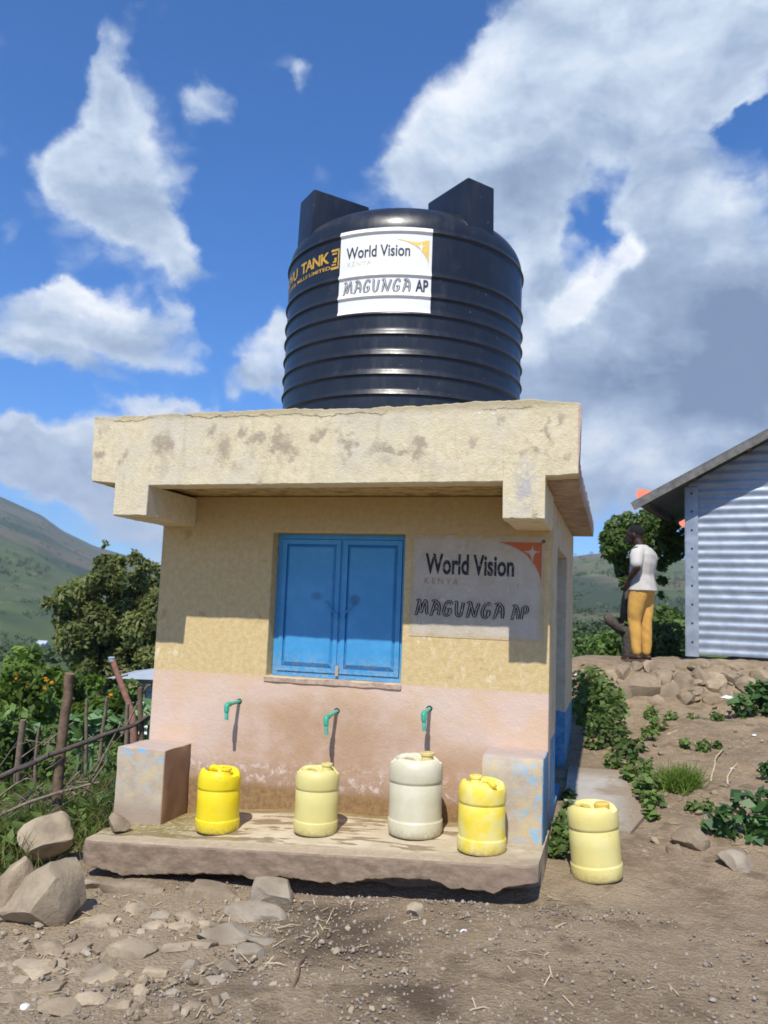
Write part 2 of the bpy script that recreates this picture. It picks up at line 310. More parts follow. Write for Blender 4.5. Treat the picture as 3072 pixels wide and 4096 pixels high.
def fascia_fn(t, b, P, O, g):
    x, y, z = xyz(t, P)
    n = t.noise(P, 2.2, 5, .6); nf = t.noise(P, 22, 6, .7); nm = t.noise(P, 6.5, 5, .6)
    c = t.mix(t.ramp(nf, .3, .7), (.60, .515, .325), (.70, .62, .43))
    c = t.mix(t.ramp(n, .45, .68), c, (.60, .545, .42))
    c = t.mix(t.math('MULTIPLY', t.ramp(nm, .55, .66), t.math('MULTIPLY', t.ramp(z, 2.12, 2.24), t.ramp(z, 2.52, 2.42))), c, (.40, .33, .235))
    PW = t.vm('ADD', P, t.vm('SCALE', t.vm('SUBTRACT', t.noise(P, 6, 5, .7, 0, True), (.5, .5, .5)), scale=.30))
    for px, pz, rx, rz in ((.35, 2.34, .12, .12), (.78, 2.35, .10, .10), (1.0, 2.36, .06, .05), (1.22, 2.33, .10, .08), (1.62, 2.34, .07, .05), (1.9, 2.30, .2, .05), (2.83, 2.37, .035, .09)):
        m = t.math('MAXIMUM', spot(t, PW, (px, -.646, pz), (rx, .5, rz)), t.math('MULTIPLY', spot(t, PW, (px-.02, -.646, pz-.10), (rx*.4, .5, rz*1.3)), .45)); c = t.mix(t.math('MULTIPLY', m, t.ramp(nf, .34, .56, .35, .9)), c, (.36, .295, .21))
    top = t.math('MULTIPLY', t.ramp(t.math('MULTIPLY_ADD', nf, .10, z), 2.535, 2.60), .7)
    c = t.mix(top, c, (.36, .29, .16))
    strk = t.math('MULTIPLY', t.ramp(t.noise(t.mapping(P, (12, 12, 1.2)), 1.4, 4), .55, .7), .35)
    c = t.mix(strk, c, (.48, .41, .27))
    m = t.math('MULTIPLY', spot(t, P, (2.70, -.646, 2.06), (.085, .3, .22)), t.ramp(t.noise(P, 17, 6, .7), .42, .52))
    c = t.mix(m, c, (.47, .44, .41))
    dr = t.math('MULTIPLY', spot(t, P, (2.45, -.646, 2.50), (.12, .3, .05)), t.ramp(t.noise(P, 40, 3), .58, .64)); c = t.mix(dr, c, (.8, .8, .78))
    c = t.mix(t.ramp(x, 2.985, 2.995), c, (.50, .36, .30))
    crack = t.ramp(t.voro(t.vm('ADD', P, t.vm('SCALE', t.noise(P, 5, 3, .6, 0, True), scale=.18)), 2.1, 'DISTANCE_TO_EDGE'), .007, .001)
    crack = t.math('MULTIPLY', t.ramp(t.math('ABSOLUTE', t.math('SUBTRACT', t.math('MULTIPLY_ADD', t.noise(P, 4, 7, .75), .13, z), 2.575)), .005, .001), t.ramp(t.noise(t.vm('ADD', P, (3, 3, 3)), 2.2, 2), .48, .56)); c = t.mix(t.math('MULTIPLY', crack, .6), c, (.20, .15, .09))
    setc(t, b, c)
    h = t.math('ADD', t.math('ADD', t.math('MULTIPLY', t.noise(P, 85, 4, .7), .5), t.math('MULTIPLY', t.noise(P, 24, 5, .7), .8)), t.math('MULTIPLY', crack, -1.0))
    t.put(b.inputs['Normal'], t.bump(h, .75, .011))
def slab_fn(t, b, P, O, g):
    x, y, z = xyz(t, P); n = t.noise(P, 9, 6, .7); nb = t.noise(t.mapping(P, (1, .4, 1)), 5, 4)
    c = t.mix(t.ramp(n, .35, .7), (.36, .25, .18), (.52, .40, .32))
    c = t.mix(t.ramp(nb, .5, .66), c, (.33, .23, .12))
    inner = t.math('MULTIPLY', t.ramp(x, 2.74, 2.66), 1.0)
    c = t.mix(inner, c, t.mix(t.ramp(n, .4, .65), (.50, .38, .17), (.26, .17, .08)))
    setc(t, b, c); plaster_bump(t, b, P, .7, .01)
def side_fn(t, b, P, O, g):
    x, y, z = xyz(t, P); n = t.noise(P, 18, 5, .6); n2 = t.noise(P, 4, 4)
    c = t.mix(t.ramp(n, .35, .7), (.56, .45, .28), (.63, .53, .36))
    c = t.mix(t.ramp(n2, .5, .7), c, (.47, .36, .22))
    blue = t.mix(t.ramp(n, .35, .7), (.07, .20, .36), (.16, .32, .47))
    c = t.mix(t.ramp(t.math('MULTIPLY_ADD', n, .03, z), .55, .535), c, blue)
    c = t.mix(t.math('MULTIPLY', t.ramp(z, .12, -.15), t.ramp(n, .3, .6, .3, .9)), c, (.20, .15, .10))
    setc(t, b, c); plaster_bump(t, b, P)
def plinth_fn(t, b, P, O, g):
    x, y, z = xyz(t, P); n = t.noise(P, 8, 6, .65); n2 = t.noise(t.vm('ADD', P, (5, 3, 1)), 9, 5, .6); n3 = t.noise(t.vm('ADD', P, (1, 8, 4)), 15, 5, .65)
    c = t.mix(t.ramp(n, .35, .65), (.50, .42, .31), (.42, .34, .255))
    c = t.mix(t.math('MULTIPLY', t.ramp(n2, .46, .66), .8), c, (.55, .44, .25))
    c = t.mix(t.math('MULTIPLY', t.ramp(n3, .48, .64), .55), c, (.40, .45, .46))
    edge = t.math('MAXIMUM', t.ramp(z, .27, .33), 0.0)
    up = t.math('SUBTRACT', 1.0, t.ramp(xyz(t, g.outputs['Normal'])[2], .5, .7))
    bl = t.math('MULTIPLY', t.ramp(n3, .52, .60), t.math('MULTIPLY', up, t.math('MAXIMUM', t.math('MAXIMUM', t.math('MULTIPLY', t.ramp(x, .25, .335), t.math('MULTIPLY', t.ramp(x, .40, .36), t.ramp(z, .08, .3))), t.math('MULTIPLY', t.ramp(x, 2.60, 2.82), .85)), t.math('MULTIPLY', edge, t.ramp(x, .6, .4)))))
    c = t.mix(t.math('SUBTRACT', 1.0, up), c, t.mix(n2, (.40, .31, .25), (.50, .41, .37)))
    c = t.mix(bl, c, (.20, .45, .66))
    c = t.mix(t.ramp(t.math('MULTIPLY_ADD', n, .1, z), .10, -.02), c, (.36, .28, .21))
    c = t.mix(t.math('MULTIPLY', t.ramp(x, 2.790, 2.80), t.ramp(n, .2, .5, .6, 1)), c, (.10, .24, .38))
    inn = t.math('MULTIPLY', t.ramp(x, .325, .338), t.ramp(x, .6, .5)); c = t.mix(inn, c, (.30, .185, .11))
    setc(t, b, c); plaster_bump(t, b, P, .5, .008)
def apron_fn(t, b, P, O, g):
    x, y, z = xyz(t, P); n = t.noise(P, 5, 6, .65); nf = t.noise(P, 30, 5, .7)
    c = t.mix(t.ramp(n, .35, .65), (.56, .48, .345), (.46, .385, .265))
    wet = t.noise(t.mapping(P, (1.5, 7.0, 1), rot=(0, 0, .12)), 2.1, 5, .6, .5)
    m = t.math('MULTIPLY', t.ramp(wet, .52, .57), t.math('MULTIPLY', t.ramp(y, -.70, -.60), t.ramp(x, 2.75, 2.3)))
    c = t.mix(t.math('MULTIPLY', m, .85), c, (.22, .155, .085))
    alg = t.math('MULTIPLY', t.ramp(x, .95, .45), t.ramp(y, -.72, -.5)); c = t.mix(t.math('MULTIPLY', alg, t.ramp(nf, .3, .6)), c, (.22, .18, .06))
    back = t.math('MULTIPLY', t.ramp(t.math('MULTIPLY_ADD', n, .16, y), -.05, .06), .8); c = t.mix(back, c, (.26, .19, .08))
    lip = t.ramp(t.math('MULTIPLY_ADD', t.math('SUBTRACT', n, .5), .15, y), -.60, -.70)
    c = t.mix(t.math('MULTIPLY', lip, .75), c, t.mix(t.ramp(nf, .35, .65), (.30, .225, .15), (.40, .315, .22)))
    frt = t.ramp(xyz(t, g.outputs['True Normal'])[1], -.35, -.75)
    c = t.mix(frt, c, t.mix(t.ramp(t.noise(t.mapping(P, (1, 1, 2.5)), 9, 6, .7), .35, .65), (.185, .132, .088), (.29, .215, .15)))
    rt = t.math('MULTIPLY', t.ramp(x, 2.2, 2.7), t.ramp(n, .3, .6)); c = t.mix(t.math('MULTIPLY', rt, .6), c, (.27, .20, .14))
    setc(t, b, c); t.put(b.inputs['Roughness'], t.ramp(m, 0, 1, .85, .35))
    h = t.math('ADD', t.math('MULTIPLY', nf, .6), n); t.put(b.inputs['Normal'], t.bump(h, .6, .012))
def soil_col(t, P):
    n = t.noise(P, 1.3, 6, .6); nf = t.noise(P, 22, 6, .7); nm = t.noise(P, 5, 5, .6)
    c = t.mix(t.ramp(n, .35, .65), (.27, .195, .118), (.36, .27, .172))
    c = t.mix(t.ramp(nf, .45, .7), c, (.40, .305, .20))
    c = t.mix(t.ramp(nm, .52, .66), c, (.225, .165, .10))
    return c, n, nf, nm
def ground_fn(t, b, P, O, g):
    x, y, z = xyz(t, P); c, n, nf, nm = soil_col(t, P)
    for cx, cy, rx, ry in ((1.75, -1.15, .55, .30), (2.42, -2.0, .32, .28), (1.55, -2.0, .35, .28), (1.95, -1.45, .5, .35)):   # damp earth where water was spilt
        m = spot(t, P, (cx, cy, -.2), (rx, ry, 1)); c = t.mix(t.math('MULTIPLY', m, t.ramp(nm, .35, .55, .35, .9)), c, (.115, .08, .05))
    dry = t.math('MULTIPLY', t.ramp(x, 1.9, 1.0), t.ramp(y, -.6, -1.0)); c = t.mix(t.math('MULTIPLY', dry, .6), c, (.42, .325, .21))
    far = t.math('MAXIMUM', t.ramp(y, 6.2, 8.0), t.math('MULTIPLY', t.ramp(x, -.5, -1.2), t.ramp(y, -1.2, -.3)))
    grass = t.mix(t.ramp(t.noise(P, 3, 6, .7), .35, .65), (.07, .115, .02), (.14, .20, .03))
    c = t.mix(t.math('MULTIPLY', far, t.ramp(nf, .15, .5, .75, 1)), c, grass)
    setc(t, b, c)
    h = t.math('ADD', t.math('MULTIPLY', t.noise(P, 90, 5, .75), .5), nf); t.put(b.inputs['Normal'], t.bump(t.math('ADD', h, t.math('MULTIPLY', t.voro(P, 55), .5)), 1.0, .022))
def hill_fn(t, b, P, O, g):
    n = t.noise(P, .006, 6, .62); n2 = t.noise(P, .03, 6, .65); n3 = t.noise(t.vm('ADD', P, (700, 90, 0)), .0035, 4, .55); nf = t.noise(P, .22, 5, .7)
    c = t.mix(t.ramp(n2, .35, .65), (.058, .088, .028), (.088, .118, .036))
    c = t.mix(t.ramp(n, .44, .60), c, (.14, .108, .068))
    c = t.mix(t.math('MULTIPLY', t.ramp(n3, .49, .55), .85), c, (.026, .048, .020))  # cloud shadow painted into the hill colour as dark green patches
    c = t.mix(t.ramp(nf, .55, .75), c, (.05, .085, .02))
    c = t.mix(t.ramp(t.noise(P, .09, 4, .6), .60, .7), c, (.20, .16, .095))
    setc(t, b, c)
def stone_fn(col1, col2):
    def f(t, b, P, O, g):
        n = t.noise(P, 14, 6, .7); n2 = t.noise(P, 3.5, 4); r = t.n('ShaderNodeObjectInfo').outputs['Random']
        c = t.mix(t.ramp(n, .35, .68), col1, col2); c = t.mix(1.0, c, t.ramp(r, 0, 1, .78, 1.2, False), 'MULTIPLY')
        c = t.mix(t.ramp(n2, .5, .7), c, (.21, .165, .115))
        setc(t, b, c); t.put(b.inputs['Normal'], t.bump(t.math('ADD', n, t.math('MULTIPLY', t.noise(P, 55, 4, .7), .4)), .7, .015))
    return f
def leaf_mat(name, cols, trans=.35, rough=.5):
    m = bpy.data.materials.new(name); m.use_nodes = True; t = NT(m.node_tree); b = m.node_tree.nodes['Principled BSDF']
    g = t.n('ShaderNodeNewGeometry'); r = g.outputs['Random Per Island']
    cr = t.n('ShaderNodeValToRGB'); t.l.new(r, cr.inputs[0]); e = cr.color_ramp.elements
    e[0].color = (*cols[0], 1); e[1].color = (*cols[-1], 1)
    for i, c in enumerate(cols[1:-1]): x = e.new((i+1)/(len(cols)-1)); x.color = (*c, 1)
    big = t.ramp(t.noise(g.outputs['Position'], 1.6, 3), .35, .65, .7, 1.25); c = t.mix(1.0, cr.outputs[0], big, 'MULTIPLY')
    t.l.new(c, b.inputs['Base Color']); b.inputs['Roughness'].default_value = rough; b.inputs['Specular IOR Level'].default_value = .25
    tr = t.n('ShaderNodeBsdfTranslucent'); t.l.new(t.mix(1.0, c, (1.25, 1.3, .6), 'MULTIPLY'), tr.inputs[0])
    mx = t.n('ShaderNodeMixShader'); mx.inputs[0].default_value = trans
    t.l.new(b.outputs[0], mx.inputs[1]); t.l.new(tr.outputs[0], mx.inputs[2])
    t.l.new(mx.outputs[0], m.node_tree.nodes['Material Output'].inputs[0]); return m
def plastic(name, col, faded, dirt=(.30, .22, .12), seed=0.0, fade=.5):
    def f(t, b, P, O, g):
        x, y, z = xyz(t, O); Q = t.vm('ADD', O, (seed, seed*2, seed)); n = t.noise(Q, 7, 4, .6); nf = t.noise(Q, 45, 4, .7)
        c = t.mix(t.math('MULTIPLY', t.ramp(n, .42, .62), fade), col, faded)
        c = t.mix(t.math('MULTIPLY', t.ramp(t.math('MULTIPLY_ADD', n, .05, z), .095, .03), t.ramp(nf, .35, .6, .15, .55)), c, dirt)
        c = t.mix(t.math('MULTIPLY', t.ramp(t.noise(Q, 30, 5, .75), .64, .70), .5), c, dirt)
        setc(t, b, c); t.put(b.inputs['Roughness'], t.ramp(nf, .3, .7, .34, .52))
        b.inputs['Subsurface Weight'].default_value = .12; b.inputs['Subsurface Scale'].default_value = .03
        t.put(b.inputs['Normal'], t.bump(t.noise(Q, 11, 3), .25, .01))
    return mat(name, f, .4, 0, .4)
def tank_fn(t, b, P, O, g):
    x, y, z = xyz(t, P); n = t.noise(P, 2.5, 5, .6); nf = t.noise(t.mapping(P, (1, 1, .35)), 16, 6, .7)
    c = t.mix(t.ramp(n, .35, .7), (.012, .014, .019), (.019, .022, .029))
    c = t.mix(t.math('MULTIPLY', t.ramp(nf, .5, .8), .35), c, (.06, .065, .075))
    c = t.mix(t.math('MULTIPLY', t.ramp(t.noise(P, 28, 2), .735, .76), .6), c, (.25, .25, .25))
    setc(t, b, c); t.put(b.inputs['Roughness'], t.ramp(nf, .3, .75, .28, .44))
    t.put(b.inputs['Normal'], t.bump(t.noise(P, 4, 3), .06, .05))
def metal_fn(t, b, P, O, g):
    n = t.noise(P, 6, 5, .6); nf = t.noise(P, 60, 3)
    c = t.mix(t.ramp(n, .35, .7), (.29, .34, .41), (.37, .42, .49)); setc(t, b, c)
    t.put(b.inputs['Roughness'], t.ramp(n, .3, .7, .42, .58))
    t.put(b.inputs['Normal'], t.bump(t.noise(P, 2.6, 2), .3, .05))
def blue_fn(t, b, P, O, g):
    x, y, z = xyz(t, P); n = t.noise(P, 5, 5, .6); nf = t.noise(P, 40, 4, .65)
    c = t.mix(t.ramp(n, .35, .7), (.05, .28, .56), (.075, .335, .64))
    c = t.mix(t.math('MULTIPLY', t.ramp(nf, .5, .72), .2), c, (.13, .34, .56))
    c = t.mix(t.math('MULTIPLY', t.ramp(z, 1.04, .88), t.ramp(nf, .42, .6, 0, .55)), c, (.30, .34, .33))
    c = t.mix(t.math('MULTIPLY', spot(t, P, (1.19, .1, 1.40), (.06, 1, .04)), .5), c, (.03, .09, .2))
    c = t.mix(t.math('MULTIPLY', spot(t, P, (1.47, .1, 1.385), (.06, 1, .05)), .6), c, (.03, .09, .2))
    setc(t, b, c); t.put(b.inputs['Normal'], t.bump(t.noise(P, 3.5, 2), .15, .03))
def path_fn(t, b, P, O, g):
    x, y, z = xyz(t, P); n = t.noise(P, 7, 6, .65); n2 = t.noise(P, 2.6, 5, .6); nf = t.noise(P, 45, 4, .7)
    c = t.mix(t.ramp(n, .3, .7), (.36, .325, .275), (.43, .395, .34)); rim = t.math('MAXIMUM', t.ramp(x, 3.14, 3.34), t.math('MAXIMUM', t.ramp(y, .62, .38), t.ramp(y, 1.45, 1.75)))
    c = t.mix(t.math('MULTIPLY', t.math('MAXIMUM', rim, t.ramp(n2, .5, .66)), t.ramp(nf, .3, .5, .55, 1)), c, (.27, .21, .145))
    setc(t, b, c); t.put(b.inputs['Normal'], t.bump(t.math('ADD', n, t.math('MULTIPLY', nf, .4)), .5, .01))
def sign_fn(t, b, P, O, g):
    x, y, z = xyz(t, P); n = t.noise(P, 4, 6, .65); nf = t.noise(P, 24, 6, .7)
    c = t.mix(t.ramp(n, .35, .68), (.53, .475, .385), (.43, .375, .285)); c = t.mix(t.ramp(nf, .52, .72), c, (.58, .52, .42))
    c = t.mix(t.math('MULTIPLY', t.ramp(t.noise(t.mapping(P, (9, 1, 1.6)), 2.2, 5, .7), .56, .7), .5), c, (.36, .30, .215))
    rim = t.math('MAXIMUM', t.math('MAXIMUM', t.ramp(x, 1.925, 1.886), t.ramp(x, 2.70, 2.755)), t.math('MAXIMUM', t.ramp(z, 1.20, 1.165), t.ramp(z, 1.78, 1.825)))
    c = t.mix(t.math('MULTIPLY', rim, t.ramp(nf, .38, .62, .15, .9)), c, (.50, .37, .16))
    setc(t, b, c); plaster_bump(t, b, P, .6, .009)
def worn(col, under, thr):
    def f(t, b, P, O, g):
        n = t.noise(P, 34, 6, .75); c = t.mix(t.ramp(n, thr-.09, thr+.03), col, under); setc(t, b, c); plaster_bump(t, b, P, .4, .006)
    return f
M = {}
M['wall'] = mat('yellow_and_pink_plaster', wall_fn, .9); M['fascia'] = mat('cream_plaster', fascia_fn, .9); M['slab'] = mat('slab_paint', slab_fn, .9)
M['side'] = mat('cream_and_blue_plaster', side_fn, .9); M['plinth'] = mat('faded_plinth_paint', plinth_fn, .85); M['apron'] = mat('worn_concrete', apron_fn, .85)
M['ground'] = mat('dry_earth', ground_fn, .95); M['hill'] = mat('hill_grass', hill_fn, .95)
M['stone'] = mat('brown_grey_stone', stone_fn((.25, .19, .125), (.35, .275, .185)), .9)
M['pale'] = mat('pale_tan_stone', stone_fn((.36, .285, .19), (.45, .365, .25)), .9)
M['grey'] = mat('grey_layered_stone', stone_fn((.30, .25, .185), (.41, .35, .265)), .9)
M['tank'] = mat('black_plastic', tank_fn, .28, 0, .5); M['metal'] = mat('galvanised_iron', metal_fn, .5, .35, .4)
M['blue'] = mat('blue_gloss_paint', blue_fn, .38, 0, .45)
M['wood'] = plain('weathered_wood', (.17, .115, .075), .9, 0, .35, 18, .5); M['twig'] = plain('grey_twig', (.20, .155, .115), .9, 0, .3, 25)
M['bark'] = plain('dark_bark', (.085, .07, .06), .95, 0, .4, 20, .8); M['concrete'] = mat('pale_concrete', path_fn, .9)
M['cement'] = plain('rough_cement', (.43, .32, .24), .95, 0, .25, 25, .8); M['green'] = plain('green_pipe', (.05, .36, .235), .35, 0, .1, 40)
M['tapold'] = plain('faded_green_pipe', (.10, .40, .31), .5, 0, .2, 60)
M['white'] = plain('white_vinyl', (.80, .80, .78), .45, 0, .03, 20); M['ink'] = mat('worn_black_paint', worn((.030, .032, .036), (.40, .36, .29), .64), .8)
M['grey_ink'] = plain('worn_black_ink', (.045, .055, .065), .5, 0, .3, 60)
M['gold'] = plain('gold_print', (.55, .33, .055), .5, 0, .25, 40); M['amber'] = plain('amber_vinyl', (.80, .55, .13), .5, 0, .05, 20); M['faint'] = plain('faded_cream_print', (.80, .70, .52), .5, 0, .1, 40)
M['sign'] = mat('old_white_paint', sign_fn, .9); M['orange'] = mat('worn_orange_paint', worn((.48, .13, .05), (.46, .36, .27), .66), .85); M['kenya'] = plain('faded_orange_paint', (.42, .22, .12), .85, 0, .2, 50)
M['steel'] = plain('dark_steel', (.05, .05, .055), .5, .6, .2, 40); M['rust'] = plain('rusty_pink_pole', (.33, .17, .125), .8, 0, .25, 20)
M['roofdark'] = plain('shaded_roof_iron', (.22, .22, .225), .6, .4, .15, 12); M['board'] = plain('grey_barge_board', (.15, .145, .135), .8, 0, .3, 15)
M['skin'] = plain('dark_skin', (.045, .024, .017), .5, 0, .15, 30); M['hair'] = plain('black_hair', (.012, .011, .011), .9, 0, .2, 200, .5)
M['shirt'] = plain('white_cotton', (.54, .505, .46), .9, 0, .08, 10, .5); M['trouser'] = plain('mustard_cotton', (.62, .35, .085), .9, 0, .1, 8, .5); M['sole'] = plain('sandal_rubber', (.12, .07, .05), .8)
M['coral'] = plain('coral_dish_paint', (.85, .22, .12), .6); M['straw'] = plain('dry_straw', (.50, .41, .26), .9, 0, .25, 30); M['litter'] = plain('white_plastic_scrap', (.75, .75, .74), .5)
M['yellow_scrap'] = plain('yellow_scrap', (.8, .62, .05), .5); M['blue_scrap'] = plain('blue_scrap', (.08, .14, .45), .5); M['water'] = plain('water_drop', (.7, .75, .8), .1)
M['hut'] = plain('pale_hut_iron', (.42, .46, .50), .5, .3, .08, 4); M['hutroof'] = plain('grey_blue_roof', (.52, .58, .64), .5, .3, .08, 3)
M['leaf_dark'] = leaf_mat('dark_leaves', [(.045, .07, .022), (.07, .10, .028), (.10, .13, .036), (.055, .08, .025)])
M['leaf_far'] = leaf_mat('far_leaves', [(.04, .065, .022), (.065, .095, .03), (.09, .12, .04), (.05, .075, .03)], .15)
M['leaf_olive'] = leaf_mat('olive_leaves', [(.10, .125, .035), (.165, .19, .055), (.22, .235, .085), (.11, .13, .045)])
M['leaf_mid'] = leaf_mat('green_leaves', [(.065, .115, .026), (.115, .185, .042), (.17, .25, .07), (.085, .135, .032)])
M['leaf_fresh'] = leaf_mat('fresh_leaves', [(.08, .14, .022), (.13, .21, .035), (.18, .26, .05), (.10, .15, .03)], .4)
M['leaf_pale'] = leaf_mat('pale_cabbage_leaves', [(.16, .26, .12), (.25, .38, .20), (.12, .21, .08)], .35)
M['leaf_dry'] = leaf_mat('dry_brush', [(.22, .17, .09), (.14, .17, .04), (.10, .14, .03), (.16, .18, .05)], .3, .8)
M['leaf_big'] = leaf_mat('broad_leaves', [(.045, .105, .035), (.07, .15, .05), (.11, .20, .06)], .3, .4)
M['petal'] = leaf_mat('orange_petals', [(.75, .30, .02), (.8, .4, .03)], .3)

# ------------------------------------------------------------------ terrain
def sm(a, b, x):
    t = np.clip((x-a)/(b-a), 0, 1); return t*t*(3-2*t)
def hgt(x, y):
    x = np.asarray(x, float); y = np.asarray(y, float)
    yard = -.155 + .078*np.clip(x-2.8, -3.2, 0)
    right = np.clip((y+.5)/5, 0, 1)*.5 + .05*np.clip(x-3.2, 0, 4)*sm(-.6, .8, y)
    z = yard + right*sm(1.5, 2.8, x)
    bank = sm(4.15, 5.15, y - .12*(x-3.0))
    zr = np.where(bank > 0, z*(1-bank) + bank*(.79 + .05*np.clip(x-3.5, 0, 2)), z)
    back = np.clip(y-6.4, 0, None)
    zr = zr - .028*back - .25*sm(6.6, 9, y)
    zl = z - .105*np.clip(y-.4, 0, None) + .0010*np.clip(y-30, 0, None)**1.5
    k = sm(-.02, .10, (x-1.6)/(np.abs(y)+6))
    z = zl*(1-k) + zr*k
    z = z - .45*sm(-.35, -1.3, x)*sm(-3.0, -.8, y)*.35
    z = z - .055*np.exp(-((y+.70)/.10)**2)*sm(.9, 1.6, x)*sm(2.98, 2.78, x)
    return z
def hz(x, y): return float(hgt(x, y)) + .012*nz(x, y, 0, 3) + .008*nz(x, y, 5, 11)
SKYLINE = [(-180, 2.0), (-120, 2.5), (-75, 5.5), (-50, 8.2), (-41.26, 6.22), (-38.7, 5.19), (-37.34, 4.27), (-35.33, 3.39), (-32.94, 2.79), (-31.36, 2.35), (-31.0, 2.45), (-20.03, 3.22), (-2.57, 4.07), (-0.5, 4.36), (2.76, 4.2), (4.29, 3.92), (9.28, 3.68), (30, 3.5), (80, 2.5), (120, 2.0), (180, 2.0)]
def far_z(az, r):
    "far ground and hills; az in degrees, r in metres"
    e = np.interp(az, [a for a, _ in SKYLINE], [b for _, b in SKYLINE])
    top = np.where(az < -31.2, 1500., 900.)
    left = sm(-8, -30, az)
    zv = -20*left + -4.5*(1-left)
    z45 = -3.6*left + -.9*(1-left)
    zz = z45 + (zv-z45)*sm(45, 260, r)
    zt = np.tan(np.radians(e))*top
    k = np.clip((r-170)/(top-170), 0, 1); k = k**1.15
    zz = zz + (zt-zz)*k
    return zz - np.clip(r-top, 0, None)*.05
def polar_hills():
    az = np.concatenate([np.arange(-180, -60, 3), np.arange(-60, 30, .35), np.arange(30, 180.1, 3)])
    rr = np.concatenate([np.array([34, 40, 48]), np.geomspace(56, 1700, 62)])
    A, R = np.meshgrid(az, rr); Z = far_z(A, R)
    x = CAM.x + R*np.sin(np.radians(A)); y = CAM.y + R*np.cos(np.radians(A))
    N = np.vectorize(lambda a, b: nz(a, b, 0, .008)*1.0 + nz(a, b, 3, .03)*.3)(x, y)
    Z = Z + N*np.clip((R-90)/400, 0, 1)*9*np.clip((1300-R)/900, .12, 1)
    Z = np.where(R < 56, np.minimum(Z, hgt(x, y)-.6), Z)
    V = np.stack([x, y, Z], -1).reshape(-1, 3); n, m = A.shape
    i, j = np.meshgrid(np.arange(n-1), np.arange(m-1), indexing='ij'); b = (i*m+j).ravel()
    F = np.stack([b, b+1, b+m+1, b+m], 1)
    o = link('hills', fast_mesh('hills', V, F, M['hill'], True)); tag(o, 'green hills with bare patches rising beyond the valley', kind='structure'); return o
polar_hills()
def near_ground():
    xs = np.concatenate([np.arange(-60, -8, 2.0), np.arange(-8, -1.2, .25), np.arange(-1.2, 5.6, .035), np.arange(5.6, 12, .3), np.arange(12, 60.1, 2.5)])
    ys = np.concatenate([np.arange(-40, -4, 2.0), np.arange(-4, -2.7, .2), np.arange(-2.7, 5.8, .035), np.arange(5.8, 12, .25), np.arange(12, 56.1, 2.0)])
    X, Y = np.meshgrid(xs, ys); Z = hgt(X, Y)
    N = np.vectorize(lambda a, b: (.018+.03*max(0, min(1, (b-.3)/2))*(1 if a > 3.3 else 0))*nz(a, b, 0, 2.2) + (.010+.014*max(0, min(1, (b-.3)/2))*(1 if a > 3.2 else 0))*nz(a, b, 5, 8) + .006*nz(a, b, 9, 21))(X, Y)
    Z = Z + N
    V = np.stack([X, Y, Z], -1).reshape(-1, 3); n, m = X.shape
    i, j = np.meshgrid(np.arange(n-1), np.arange(m-1), indexing='ij'); b = (i*m+j).ravel()
    F = np.stack([b, b+1, b+m+1, b+m], 1)
    o = link('ground', fast_mesh('ground', V, F, M['ground'], True)); tag(o, 'dry trampled earth yard with stones and damp patches', kind='structure'); return o
GROUND = near_ground()

# ------------------------------------------------------------------ stones
def rock_mesh(sx, sy, sz, seed, flat=.5, sub=3, name='rock'):
    me = bpy.data.meshes.new(name); bm = bmesh.new(); bmesh.ops.create_icosphere(bm, subdivisions=sub, radius=1)
    rnd = random.Random(seed); pl = ([(Vector(a).lerp(Vector((rnd.gauss(0, 1), rnd.gauss(0, 1), rnd.gauss(0, 1))), .10).normalized(), rnd.uniform(.55, .66)) for a in ((1, 0, 0), (-1, 0, 0), (0, 1, 0), (0, -1, 0), (0, 0, 1), (0, 0, -1))] if flat > 1 else []) + [(Vector((rnd.gauss(0, 1), rnd.gauss(0, 1), rnd.gauss(0, 1))).normalized(), rnd.uniform(.5, .86)) for _ in range(int(5+10*min(flat, .6)))]
    for v in bm.verts:
        p = v.co.copy()
        for nrm, d in pl:
            k = p.dot(nrm)
            if k > d: p -= nrm*(k-d)
        p *= 1 + .10*nz(*(p+Vector((seed, seed*.7, 1))), sc=1.7) + .05*nz(*(p+Vector((3, seed, 1))), sc=5)
        v.co = (p.x*sx, p.y*sy, p.z*sz)
    bm.to_mesh(me); bm.free(); me.polygons.foreach_set('use_smooth', [True]*len(me.polygons)); me.set_sharp_from_angle(angle=math.radians(28)); return me

# ------------------------------------------------------------------ the kiosk
KI = empty('water_kiosk', (1.4, 1.4, -.2), 'small cream plastered water kiosk with flat overhanging roof and blue shutters', 'building')
D_F = .6459; ZS = 2.092; DEP = 2.9; W = 2.8
def ring_wall(o0, o1, i0, i1, th, frame):
    "rectangle o0-o1 with a hole i0-i1, th thick; frame(a, b, t) gives the world point"
    vs = []
    for t in (0, th):
        for (a, b) in ((o0[0], o0[1]), (o1[0], o0[1]), (o1[0], o1[1]), (o0[0], o1[1]), (i0[0], i0[1]), (i1[0], i0[1]), (i1[0], i1[1]), (i0[0], i1[1])): vs.append(frame(a, b, t))
    fs = []
    for k in range(4):
        k2 = (k+1) % 4
        fs += [(k, k2, 4+k2, 4+k), (8+k, 12+k, 12+k2, 8+k2), (k, 8+k, 8+k2, k2), (4+k, 4+k2, 12+k2, 12+k)]
    m = MB(); m.add(vs, fs); return m
def edge_round(me, w=.012):
    return bevel(me, w, 2)
fw = ring_wall((0, -.5), (W, ZS), (.878, .838), (1.836, 1.836), .17, lambda a, b, t: (a, t, b)).mesh('front_wall', M['wall']); edge_round(fw)
wlink('front_wall', fw, None, KI)
sw = ring_wall((.172, -.4), (DEP, ZS), (.675, .03), (1.873, 1.818), .17, lambda a, b, t: (W-.004-t, a, b)).mesh('side_wall', M['side']); edge_round(sw, .01)
wlink('side_wall', sw, None, KI)
